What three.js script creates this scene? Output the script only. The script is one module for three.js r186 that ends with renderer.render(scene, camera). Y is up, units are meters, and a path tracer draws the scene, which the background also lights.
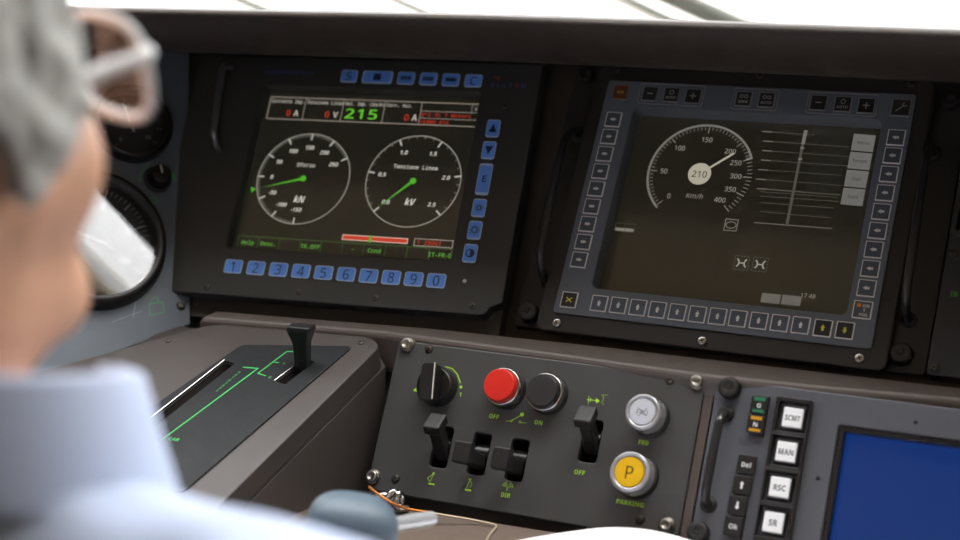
import * as THREE from 'three';
import { mergeGeometries, mergeVertices } from 'three/addons/utils/BufferGeometryUtils.js';
import { RoundedBoxGeometry } from 'three/addons/geometries/RoundedBoxGeometry.js';
import { ConvexGeometry } from 'three/addons/geometries/ConvexGeometry.js';
import { MarchingCubes } from 'three/addons/objects/MarchingCubes.js';
import { ImprovedNoise } from 'three/addons/math/ImprovedNoise.js';

// ---------------------------------------------------------------- camera, sky, exposure
const V3 = (x, y, z) => new THREE.Vector3(x, y, z);
const rad = (d) => d * Math.PI / 180;
const scene = new THREE.Scene();
const FOCAL = 1600;                                   // pixels, in the 960 x 540 frame
const EYE = V3(0, 1.22, 0);
const camera = new THREE.PerspectiveCamera(2 * Math.atan(270 / FOCAL) * 180 / Math.PI, 16 / 9, 0.05, 2000);
camera.position.copy(EYE);
camera.rotation.order = 'YXZ';
camera.rotation.set(rad(-12.38), rad(17.68), 0);
camera.updateMatrixWorld(true);
camera.focus = 1.34;
camera.userData.fStop = 3.5;

const EXPOSURE = 1.0;
const renderer = new THREE.WebGLRenderer();
renderer.toneMapping = THREE.LinearToneMapping;
renderer.toneMappingExposure = EXPOSURE;
renderer.shadowMap.enabled = true;

// an even, white overcast sky lights the cab through its windscreen
scene.background = new THREE.Color().setRGB(5.7, 5.7, 5.75);
// the sun high behind the cloud: a broad, weak source
const sun = new THREE.DirectionalLight('#fffaf2', 2.4);
sun.position.set(0.5, 4.2, -1.35); sun.target.position.set(-0.35, 0.9, -1.3); sun.castShadow = true; sun.shadow.radius = 55; sun.shadow.mapSize.set(2048, 2048);
Object.assign(sun.shadow.camera, { left: -2.5, right: 2.5, top: 2.5, bottom: -2.5, near: 0.1, far: 12 }); sun.name = 'sun';
scene.add(sun, sun.target);

// ---------------------------------------------------------------- from photo pixels to places on known planes
const ray = (px, py) => V3((px - 480) / FOCAL, -(py - 270) / FOCAL, -1).transformDirection(camera.matrixWorld);
const rayZ = (px, py) => V3((px - 480) / FOCAL, -(py - 270) / FOCAL, -1).applyQuaternion(camera.quaternion);   // unit depth
const hit = (px, py, o, n) => { const d = ray(px, py); return EYE.clone().addScaledVector(d, n.dot(o.clone().sub(EYE)) / n.dot(d)); };
const atDepth = (px, py, depth) => EYE.clone().addScaledVector(rayZ(px, py), depth);
const UP = V3(0, 1, 0);
// a panel's own axes: u along it, v up it, n out of it (yaw: turned towards -x, lean: leaning back)
function frameOf(o, n) {
  const u = UP.clone().cross(n).normalize(), v = n.clone().cross(u).normalize();
  return { o: o.clone(), n: n.clone(), u, v, m: new THREE.Matrix4().makeBasis(u, v, n).setPosition(o) };
}
const normalOf = (yaw, lean) => V3(-Math.sin(rad(yaw)) * Math.cos(rad(lean)), Math.sin(rad(lean)), Math.cos(rad(yaw)) * Math.cos(rad(lean)));
function loc(F, px, py, z = 0) {
  const p = hit(px, py, F.o.clone().addScaledVector(F.n, z), F.n).sub(F.o);
  return new THREE.Vector2(p.dot(F.u), p.dot(F.v));
}
const FA = frameOf(V3(-0.55803, EYE.y - 0.2349, -1.37297), normalOf(0, 33.1));        // left display
const FB = frameOf(hit(512, 315, FA.o, FA.n), normalOf(8.5, 33));                      // right display
const LEDGE_Y = hit(500, 328, FA.o, FA.n).y;
const LEDGE = V3(0, LEDGE_Y, 0);
const FC = frameOf(hit(560, 357, LEDGE, UP), normalOf(8, 28));                         // lower control panels
const FG = frameOf(hit(190, 308, FA.o, FA.n), normalOf(-50, 31));                      // gauge panel beside the driver
const K0 = hit(375, 335, LEDGE, UP), K1 = hit(200, 318, LEDGE, UP), K2 = hit(40, 363, FG.o, FG.n);
const nK = K1.clone().sub(K0).cross(K2.clone().sub(K0)).normalize(); if (nK.y < 0) nK.negate();
const FK = frameOf(K0, nK);                                                            // lever console top
const DESK_Y = hit(520, 512, FC.o, FC.n).y - 0.004;
const DESK = V3(0, DESK_Y, 0);

// ---------------------------------------------------------------- small tools
function rng(seed) { let s = seed >>> 0; return () => { s = (s + 0x6D2B79F5) >>> 0; let t = Math.imul(s ^ (s >>> 15), 1 | s); t = (t + Math.imul(t ^ (t >>> 7), 61 | t)) ^ t; return ((t ^ (t >>> 14)) >>> 0) / 4294967296; }; }
const noise = new ImprovedNoise();
const names = {};
function numbered(name) { const k = names[name] = (names[name] ?? -1) + 1; return k ? name + '_' + String(k).padStart(3, '0') : name; }
function mesh(name, geo, mat, parent) {
  const m = new THREE.Mesh(geo, mat); m.name = name; m.castShadow = m.receiveShadow = true; parent.add(m); return m;
}
function tag(o, label, category, group, kind) {
  if (label) o.userData.label = label; if (category) o.userData.category = category; if (group) o.userData.group = group; if (kind) o.userData.kind = kind; return o;
}
function thing(name, label, category, F, group) {
  const g = new THREE.Group(); g.name = numbered(name); scene.add(g);
  if (F) { g.matrix.copy(F.m); g.matrix.decompose(g.position, g.quaternion, g.scale); }
  return tag(g, label, category, group);
}
function part(name, parent, x = 0, y = 0, z = 0, label) { const g = new THREE.Group(); g.name = name; g.position.set(x, y, z); parent.add(g); if (label) g.userData.label = label; return g; }
function structure(name, geo, mat) { const m = mesh(name, geo, mat, scene); m.userData.kind = 'structure'; return m; }

function rr(x0, y0, x1, y1, r, into = new THREE.Shape()) {
  if (x1 < x0) [x0, x1] = [x1, x0]; if (y1 < y0) [y0, y1] = [y1, y0];
  r = Math.min(r, (x1 - x0) / 2 - 1e-6, (y1 - y0) / 2 - 1e-6);
  into.moveTo(x0 + r, y0); into.lineTo(x1 - r, y0); into.absarc(x1 - r, y0 + r, r, -Math.PI / 2, 0);
  into.lineTo(x1, y1 - r); into.absarc(x1 - r, y1 - r, r, 0, Math.PI / 2);
  into.lineTo(x0 + r, y1); into.absarc(x0 + r, y1 - r, r, Math.PI / 2, Math.PI);
  into.lineTo(x0, y0 + r); into.absarc(x0 + r, y0 + r, r, Math.PI, Math.PI * 1.5); return into;
}
function polyShape(pts, into = new THREE.Shape()) { pts.forEach((p, i) => (i ? into.lineTo(p.x, p.y) : into.moveTo(p.x, p.y))); into.closePath(); return into; }
function roundedPoly(pts, r) {                         // polygon with rounded corners
  const s = new THREE.Shape(), n = pts.length;
  for (let i = 0; i < n; i++) {
    const p = pts[i], a = pts[(i + n - 1) % n], b = pts[(i + 1) % n], ri = p.r ?? r;
    const da = a.clone().sub(p), db = b.clone().sub(p);
    const k = Math.min(ri, da.length() * 0.45, db.length() * 0.45);
    const p1 = p.clone().addScaledVector(da.normalize(), k), p2 = p.clone().addScaledVector(db.normalize(), k);
    if (i) s.lineTo(p1.x, p1.y); else s.moveTo(p1.x, p1.y);
    s.quadraticCurveTo(p.x, p.y, p2.x, p2.y);
  }
  s.closePath(); return s;
}
function slab(shape, z0, z1, bevel = 0.0008, steps = 2, curve = 6) {   // a plate between z0 and z1 with bevelled edges
  const t = z1 - z0, b = Math.min(bevel, t * 0.45);
  const g = new THREE.ExtrudeGeometry(shape, { depth: t - 2 * b, bevelEnabled: b > 0, bevelThickness: b, bevelSize: b, bevelOffset: -b, bevelSegments: steps, curveSegments: curve });
  g.translate(0, 0, z0 + b); return g;
}
function uvTo(g, x0, y0, x1, y1) {                     // uv 0..1 over a rectangle
  const p = g.attributes.position, uv = new Float32Array(p.count * 2);
  for (let i = 0; i < p.count; i++) { uv[2 * i] = (p.getX(i) - x0) / (x1 - x0); uv[2 * i + 1] = (p.getY(i) - y0) / (y1 - y0); }
  g.setAttribute('uv', new THREE.BufferAttribute(uv, 2)); return g;
}
const cyl = (r0, r1, z0, z1, seg = 28) => { const g = new THREE.CylinderGeometry(r1, r0, z1 - z0, seg); g.rotateX(Math.PI / 2); g.translate(0, 0, (z0 + z1) / 2); return g; };  // along z, r1 at z1
function lathe(pts, seg = 36) { const g = new THREE.LatheGeometry(pts.map(([r, z]) => new THREE.Vector2(Math.max(r, 1e-5), z)), seg); g.rotateX(Math.PI / 2); return g; }   // [radius, height along z]
const rbox = (w, h, d, r, x = 0, y = 0, z = 0) => { const g = new RoundedBoxGeometry(w, h, d, 2, Math.min(r, w / 2.01, h / 2.01, d / 2.01)); g.translate(x, y, z); return g; };
const tube = (pts, r, seg = 40, rs = 10, closed = false) => new THREE.TubeGeometry(new THREE.CatmullRomCurve3(pts, closed, 'catmullrom', 0.35), seg, r, rs, closed);
const merge = (list) => mergeGeometries(list.map((g) => { const h = g.index ? g.toNonIndexed() : g; for (const k of Object.keys(h.attributes)) if (!['position', 'normal', 'uv'].includes(k)) h.deleteAttribute(k); if (!h.attributes.uv) h.setAttribute('uv', new THREE.BufferAttribute(new Float32Array(h.attributes.position.count * 2), 2)); return h; }));

// ---------------------------------------------------------------- materials
function dataTex(n, fn, srgb) {
  const d = new Uint8Array(n * n * 4);
  for (let y = 0; y < n; y++) for (let x = 0; x < n; x++) { const c = fn(x / n, y / n, x, y), i = 4 * (y * n + x); d[i] = c[0]; d[i + 1] = c[1]; d[i + 2] = c[2]; d[i + 3] = 255; }
  const t = new THREE.DataTexture(d, n, n); t.wrapS = t.wrapT = THREE.RepeatWrapping; t.magFilter = THREE.LinearFilter; t.minFilter = THREE.LinearMipmapLinearFilter; t.generateMipmaps = true;
  if (srgb) t.colorSpace = THREE.SRGBColorSpace; t.needsUpdate = true; return t;
}
const r0 = rng(7);
const grain = dataTex(256, () => { const v = 90 + 120 * r0(); return [v, v, v]; });              // moulded plastic grain
const blotch = dataTex(256, (u, v) => {                                                       // wear and handling marks in the gloss
  const w = (f, o) => noise.noise(Math.cos(u * 6.283) * f + o, Math.sin(u * 6.283) * f + Math.cos(v * 6.283) * f, Math.sin(v * 6.283) * f + o);
  const k = Math.max(120, Math.min(250, 205 + 40 * w(1.6, 3) + 22 * w(5, 9))); return [k, k, k];
});
const rep = (t, x, y = x) => { const c = t.clone(); c.repeat.set(x, y); c.needsUpdate = true; return c; };
const mat = (color, o = {}) => new THREE.MeshPhysicalMaterial({ color, roughness: 0.5, metalness: 0, ...o });
const grained = (color, rough, bump = 0.00012, o = {}) => mat(color, { roughness: rough, bumpMap: rep(grain, 14), bumpScale: bump, roughnessMap: rep(blotch, 5), ...o });
const M = {
  fascia: grained('#4a433a', 0.62), hood: grained('#382f28', 0.7), plateA: grained('#3c3c3a', 0.55), frameA: grained('#3a3631', 0.6),
  plateB: grained('#34312d', 0.6), bezelB: grained('#6c747e', 0.5), ledge: grained('#5a514d', 0.5), console: grained('#494341', 0.52),
  desk: grained('#665950', 0.6),
  black: grained('#222121', 0.38), blackGloss: mat('#151413', { roughness: 0.25 }), slot: grained('#161514', 0.7), rubber: grained('#211f1d', 0.6),
  chrome: mat('#c9c9c9', { metalness: 1, roughness: 0.16 }), steel: mat('#a8a49c', { metalness: 1, roughness: 0.34 }), darkSteel: mat('#5b5650', { metalness: 0.8, roughness: 0.4 }), handle: mat('#26262a', { roughness: 0.28, clearcoat: 0.6, clearcoatRoughness: 0.2 }),
  red: mat('#d8281c', { roughness: 0.4 }), blackCap: mat('#2b2a2a', { roughness: 0.45 }), whiteCap: mat('#d9dbe2', { roughness: 0.35 }), clearRing: mat('#b4b3b8', { roughness: 0.18, metalness: 0.35, clearcoat: 0.7 }), yellowCap: mat('#e8b400', { roughness: 0.32 }), amberRing: mat('#c6881a', { roughness: 0.3 }),
  glass: new THREE.MeshPhysicalMaterial({ color: '#ffffff', transmission: 1, roughness: 0.02, thickness: 0, ior: 1.5 }),
  gaugeBlack: mat('#141414', { roughness: 0.35 }), whiteMark: mat('#c9c7bd', { roughness: 0.6 }), green: mat('#3fb868', { roughness: 0.6 }), panelG: grained('#5d6670', 0.5),
  panelC: grained('#4b4b4b', 0.5), panelS: grained('#5e6169', 0.5), white: mat('#e8e9ec', { roughness: 0.6 }), copper: mat('#c47a34', { metalness: 0.6, roughness: 0.35 }), paleWire: mat('#c9b9a0', { metalness: 0.4, roughness: 0.4 }),
};
function canvasTex(w, h, draw) {
  const c = document.createElement('canvas'); c.width = w; c.height = h; const x = c.getContext('2d'); draw(x, w, h);
  const t = new THREE.CanvasTexture(c); t.colorSpace = THREE.SRGBColorSpace; t.anisotropy = 8; return t;
}
// a canvas over the rectangle (x0, y0)-(x1, y1) of a panel, with tools that take photo pixels
function painter(F, z, x0, y0, x1, y1, res, back) {
  const w = Math.min(2048, Math.round((x1 - x0) * res)), h = Math.min(2048, Math.round((y1 - y0) * res));
  const c = document.createElement('canvas'); c.width = w; c.height = h; const x = c.getContext('2d');
  const sx = w / (x1 - x0), sy = h / (y1 - y0);
  const P = {
    x, w, h, sx, at: (px, py) => { const l = loc(F, px, py, z); return [(l.x - x0) * sx, (y1 - l.y) * sy]; },
    xy: (lx, ly) => [(lx - x0) * sx, (y1 - ly) * sy],
    fill: (col) => { x.fillStyle = col; x.fillRect(0, 0, w, h); },
    line: (pts, col, mm, dash) => { x.strokeStyle = col; x.lineWidth = mm * 0.001 * sx; x.setLineDash(dash ?? []); x.lineJoin = 'round'; x.beginPath(); pts.forEach((p, i) => { const q = P.at(...p); i ? x.lineTo(...q) : x.moveTo(...q); }); x.stroke(); x.setLineDash([]); },
    poly: (pts, col) => { x.fillStyle = col; x.beginPath(); pts.forEach((p, i) => { const q = P.at(...p); i ? x.lineTo(...q) : x.moveTo(...q); }); x.closePath(); x.fill(); },
    text: (s, px, py, mm, col, font = 'sans-serif', align = 'center', stretch = 1, weight = 'bold') => {
      const [cx, cy] = P.at(px, py); x.save(); x.translate(cx, cy); x.scale(stretch, 1); x.fillStyle = col; x.textAlign = align; x.textBaseline = 'middle'; x.font = weight + ' ' + (mm * 0.001 * sx).toFixed(2) + 'px ' + font; x.fillText(s, 0, 0); x.restore();
    },
    tex: () => { const t = new THREE.CanvasTexture(c); t.colorSpace = THREE.SRGBColorSpace; t.anisotropy = 8; return t; },
  };
  if (back) P.fill(back);
  return P;
}
function speckle(P, seed, n, lo, hi, alpha) {          // fine scuffs and dust specks of the panel's paint
  const r = rng(seed); for (let i = 0; i < n; i++) { const v = Math.round(lo + (hi - lo) * r()); P.x.fillStyle = `rgba(${v},${v},${v},${alpha * r()})`; const s = 0.5 + 2.2 * r() * r(); P.x.fillRect(r() * P.w, r() * P.h, s * (1 + 2 * r()), s); }
}
function printed(P, w, h, rough, o = {}) { return mat('#ffffff', { map: P.tex(), roughness: rough, bumpMap: rep(grain, w * 14, h * 14), bumpScale: 0.00012, roughnessMap: rep(blotch, w * 5, h * 5), ...o }); }

// screws
const screwHead = merge([lathe([[0, 0.0023], [0.0018, 0.0023], [0.0034, 0.0021], [0.0042, 0.0014], [0.0044, 0], [0.0044, -0.001]], 18)]);
const screwSlot = merge([rbox(0.0042, 0.0008, 0.0008, 0.0002, 0, 0, 0.0021), rbox(0.0008, 0.0042, 0.0008, 0.0002, 0, 0, 0.0021)]);
function screw(parent, F, px, py, z, s, m, turn = 0, recess = 0) {
  const l = loc(F, px, py, z), g = mesh('screw', screwHead, m, parent); g.position.set(l.x, l.y, z); g.scale.setScalar(s); g.rotation.z = turn;
  const c = mesh('cross_recess', screwSlot, M.blackGloss, g);
  if (recess) { const w = mesh('washer', lathe([[0.0046, 0], [0.0046, 0.0009], [recess, 0.0009], [recess + 0.0004, 0]], 20), M.black, g); }
  return g;
}

// ---------------------------------------------------------------- the cab around the desk
{
  const XL = -1.75, XR = 0.75, ZF = -2.3, ZB = 1.3, YC = 2.25, ZT = -0.92, YS = 0.92;
  const wallM = grained('#8b8071', 0.7), ceilM = grained('#cbbba3', 0.75), floorM = grained('#3f3d3b', 0.8);
  const bx = (x0, x1, y0, y1, z0, z1) => { const g = new THREE.BoxGeometry(x1 - x0, y1 - y0, z1 - z0); g.translate((x0 + x1) / 2, (y0 + y1) / 2, (z0 + z1) / 2); return g; };
  structure('floor', bx(XL - 0.08, XR + 0.08, -0.08, 0, ZF - 0.08, ZB + 0.08), floorM);
  structure('ceiling', bx(XL - 0.08, XR + 0.08, YC, YC + 0.08, ZT, ZB + 0.08), ceilM);
  structure('wall_back', bx(XL, XR, 0, YC, ZB, ZB + 0.08), wallM);
  structure('wall_front', bx(XL, XR, 0, YS, ZF - 0.08, ZF), wallM);
  // side walls: the outline follows the raked windscreen
  const side = (x, name) => {
    const s = new THREE.Shape(); s.moveTo(-ZF, 0); s.lineTo(-ZF, YS); s.lineTo(-ZT, YC); s.lineTo(-ZB, YC); s.lineTo(-ZB, 0); s.closePath();
    const g = new THREE.ExtrudeGeometry(s, { depth: 0.08, bevelEnabled: false }); g.rotateY(Math.PI / 2); g.translate(x, 0, 0); structure(name, g, wallM);
  };
  side(XL - 0.08, 'wall_left'); side(XR, 'wall_right');
  // panes
  const pane = (name, pts) => {
    const g = new THREE.BufferGeometry(), p = []; for (const i of [0, 1, 2, 0, 2, 3]) p.push(...pts[i]); g.setAttribute('position', new THREE.BufferAttribute(new Float32Array(p), 3)); g.computeVertexNormals();
    const m = structure(name, g, M.glass); return m;
  };
  pane('window_1', [[XL, YS, ZF - 0.02], [XR, YS, ZF - 0.02], [XR, YC, ZT - 0.02], [XL, YC, ZT - 0.02]]);
  // the line ahead: pale ballast and fields under the overcast
  const ground = new THREE.PlaneGeometry(900, 900, 1, 1); ground.rotateX(-Math.PI / 2); ground.translate(0, -1.3, -300);
  structure('ground', ground, mat('#b9b6ae', { roughness: 0.95 }));
  // wipers parked against the outside of the windscreen
  const rubberM = mat('#4d5047', { roughness: 0.6 }), armM = mat('#6d6f6a', { roughness: 0.45 });
  const gn = V3(0, ZF - ZT, -(YC - YS)).normalize(); if (gn.z > 0) gn.negate();
  const go = V3(0, YS, ZF - 0.02);
  const onGlass = (px, py, off) => hit(px, py, go, gn).addScaledVector(gn, off);
  const wiper = (a, b, w, label, mm) => {
    const g = thing('windscreen_wiper', label, 'wiper', null, null);
    const p0 = onGlass(...a, 0.012), p1 = onGlass(...b, 0.012), far = p1.clone().lerp(p0, 5), low = p0.clone().lerp(p1, 1.8);
    g.position.copy(low); const L = (p) => p.clone().sub(low);
    mesh('blade', tube([L(low), L(p1), L(p0), L(far)], w * 0.55, 24, 8), rubberM, g);
    const lift = gn.clone().multiplyScalar(w * 1.3);
    mesh('arm', tube([L(low).add(lift), L(p1).add(lift), L(p0).add(lift), L(far).add(lift.clone().multiplyScalar(0.9))], w * 0.7, 24, 8), mm ?? armM, g);
  };
  wiper([250, -2], [279, 10], 0.0085, 'thin grey-green wiper bar closest to the driver outside the windscreen');
  wiper([405, -2], [437, 12], 0.007, 'thin grey wiper bar outside the windscreen above the blue-keyed display');
  wiper([632, -4], [676, 17], 0.011, 'pale grey wiper arm beside the thick dark one outside the windscreen', mat('#e6e6e0', { roughness: 0.5 }));
  wiper([693, -4], [742, 18], 0.017, 'thick dark wiper arm outside the windscreen above the speedometer display', mat('#55574f', { roughness: 0.6 }));
}

// ---------------------------------------------------------------- the desk: hood, fascias, ledge, console body, desk top
const desk = thing('driver_desk', 'dark brown driver desk with hooded instrument fascia and projecting ledge', 'desk');
{
  desk.position.set(-0.4, 0, -1.2);
  const shift = (g) => g.translate(0.4, 0, 1.2);
  const inFrame = (g, F) => { g.applyMatrix4(F.m); return shift(g); };
  const Fback = (F, off) => ({ ...F, m: new THREE.Matrix4().makeBasis(F.u, F.v, F.n).setPosition(F.o.clone().addScaledVector(F.n, off)) });
  // fascias behind the two displays and under the gauges
  const topY = EYE.y - 0.118;
  const yOn = (F, off, y) => (y - F.o.y - off * F.n.y) / F.v.y;                       // local y at a world height
  const fas = (name, F, x0, x1, lowY) => {
    const y0 = yOn(F, -0.022, lowY), y1 = yOn(F, -0.022, topY);
    mesh(name, inFrame(slab(polyShape([[x0[0], y0], [x1[0], y0], [x1[1], y1], [x0[1], y1]].map((p) => new THREE.Vector2(...p))), -0.04, -0.021, 0.0005), F), M.fascia, desk);
  };
  const sA = loc(FA, 512, 320, -0.022), sA2 = loc(FA, 541, 40, -0.022), gA = loc(FA, 186, 318, -0.022), gA2 = loc(FA, 186, 40, -0.022);
  fas('fascia', FA, [gA.x - 0.01, gA2.x - 0.06], [sA.x, sA2.x], LEDGE_Y - 0.03);
  const sB = loc(FB, 512, 320, -0.022), sB2 = loc(FB, 541, 40, -0.022);
  fas('fascia', FB, [sB.x, sB2.x], [0.72, 0.72], LEDGE_Y - 0.03);
  // lower backing behind the control panels
  const cy1 = yOn(FC, -0.012, LEDGE_Y - 0.01), cy0 = yOn(FC, -0.012, DESK_Y - 0.02), cl = loc(FC, 378, 420, -0.012);
  mesh('lower_fascia', inFrame(slab(rr(cl.x - 0.015, cy0, 0.62, cy1, 0.002), -0.045, -0.03, 0.0005), FC), M.ledge, desk);
  const fl0 = loc(FC, 706, 379, -0.003), fl1 = loc(FC, 717, 384, -0.003);
  mesh('filler_strip', inFrame(slab(rr(fl0.x + 0.0012, cy0, fl1.x - 0.0008, cy1, 0.001), -0.03, -0.002, 0.0006), FC), M.ledge, desk);
  // ledge between upper and lower panels
  const q = [[200, 319], [300, 327], [384, 334], [398, 336], [560, 357], [707, 377.5], [830, 390], [960, 401.5]].map(([x, y]) => hit(x, y, LEDGE, UP));
  const front = q.map((p) => new THREE.Vector2(p.x, -p.z)); front.push(new THREE.Vector2(0.3, 1.145));
  const bk = [[0.3, 1.20], [0.03, 1.222], [-0.3, 1.262], [-0.45, 1.275], [-0.66, 1.275]].map((p) => new THREE.Vector2(...p));
  front.push(...bk);
  const lg = slab(polyShape(front), -0.035, 0.002, 0.006, 4); lg.rotateX(-Math.PI / 2); lg.translate(0, LEDGE_Y, 0);
  mesh('ledge', shift(lg), M.ledge, desk);
  // hood: one cross-section swept along both fascias
  const zA = -1.262, kneeX = -0.40, tB = Math.tan(rad(10.5));
  const lipY = hit(400, 14, V3(0, 0, zA), V3(0, 0, 1)).y;
  const prof = [[0, 0], [0.0025, -0.002], [0.003, -0.005], [0, -0.011], [-0.01, -0.022], [-0.03, -0.034], [-0.065, -0.043], [-0.11, -0.046], [-0.235, -0.044], [-0.45, -0.3], [-0.48, -0.3], [-0.48, -0.13], [-0.32, -0.075], [-0.12, -0.02], [-0.03, -0.002], [-0.008, 0.0012]];
  const path = [[-1.3, zA + 0.5], [-1.1, zA + 0.22], [-0.97, zA + 0.07], [-0.88, zA + 0.012], [-0.8, zA], [kneeX - 0.12, zA], ...[-0.06, -0.03, 0, 0.03, 0.06].map((d) => [kneeX + d, zA + tB * (d + 0.06) ** 2 / 0.24]), [kneeX + 0.12, zA + 0.12 * tB], [0.5, zA + 0.9 * tB]];
  const pos = [], uv = [], idx = [];
  const N = prof.length;
  path.forEach(([x, z], i) => {
    const a = path[Math.max(0, i - 1)], b = path[Math.min(path.length - 1, i + 1)], d = V3(b[0] - a[0], 0, b[1] - a[1]).normalize(), nrm = V3(-d.z, 0, d.x);
    for (let k = 0; k <= N; k++) { const [f, y] = prof[k % N]; pos.push(x + nrm.x * f, lipY + y, z + nrm.z * f); uv.push(x, k * 0.03); }
  });
  for (let i = 0; i < path.length - 1; i++) for (let k = 0; k < N; k++) { const a = i * (N + 1) + k, b = a + 1, c = a + N + 1, d = c + 1; idx.push(a, b, c, b, d, c); }
  const hg = new THREE.BufferGeometry(); hg.setAttribute('position', new THREE.BufferAttribute(new Float32Array(pos), 3)); hg.setAttribute('uv', new THREE.BufferAttribute(new Float32Array(uv), 2)); hg.setIndex(idx); hg.computeVertexNormals();
  mesh('hood', shift(hg), M.hood, desk);
  // body of the lever console, beside the driver
  const kp = [[205, 312], [376, 336], [381.5, 345.5], [130, 594], [-160, 560], [-60, 390], [40, 350], [175, 306]].map(([x, y]) => hit(x, y, FK.o, FK.n).addScaledVector(FK.n, -0.022));
  const foot = [kp[1], kp[2], kp[3], kp[4], V3(-0.9, 0, -1.2)].map((p) => V3(p.x, DESK_Y - 0.05, p.z));
  const cb = new ConvexGeometry([...kp, ...foot]);
  mesh('console_body', shift(cb), M.console, desk);
  // desk top and its front, side and foot panels
  const db = [[366, 503], [420, 510], [560, 532], [700, 552], [900, 576]].map(([x, y]) => hit(x, y, DESK, UP)).map((p) => new THREE.Vector2(p.x, -p.z));
  const dt = slab(polyShape([new THREE.Vector2(0.6, 0.8), new THREE.Vector2(0.6, db[4].y), ...db.reverse(), new THREE.Vector2(-0.52, db[4].y), new THREE.Vector2(-0.52, 0.8)]), -0.03, 0, 0.003); dt.rotateX(-Math.PI / 2); dt.translate(0, DESK_Y, 0);
  mesh('desk_top', shift(dt), M.desk, desk);
  const bb = (x0, x1, y0, y1, z0, z1) => shift((() => { const g = rbox(x1 - x0, y1 - y0, z1 - z0, 0.004); g.translate((x0 + x1) / 2, (y0 + y1) / 2, (z0 + z1) / 2); return g; })());
  mesh('knee_panel', bb(-0.86, 0.6, 0, DESK_Y - 0.03, -1.4, -1.36), M.desk, desk);
  mesh('side_panel', bb(0.52, 0.56, 0, DESK_Y - 0.03, -1.36, -0.84), M.desk, desk);
  mesh('side_panel', bb(-0.86, -0.83, 0, DESK_Y - 0.05, -1.36, -0.95), M.desk, desk);
}

// a display: a dark glossy pane whose picture glows
const screenMat = (P, glow = 1, rough = 0.16) => mat('#48443a', { roughness: rough, ior: 1.75, emissive: '#ffffff', emissiveMap: P.tex(), emissiveIntensity: glow / EXPOSURE, specularIntensity: 0.9 });
function pane2(x0, y0, x1, y1, z) { const g = new THREE.BoxGeometry(x1 - x0, y1 - y0, 0.003); g.translate((x0 + x1) / 2, (y0 + y1) / 2, z - 0.0015); return uvTo(g, x0, y0, x1, y1); }
const keyFace = (draw, w = 96, h = 96) => canvasTex(w, h, draw);

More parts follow.
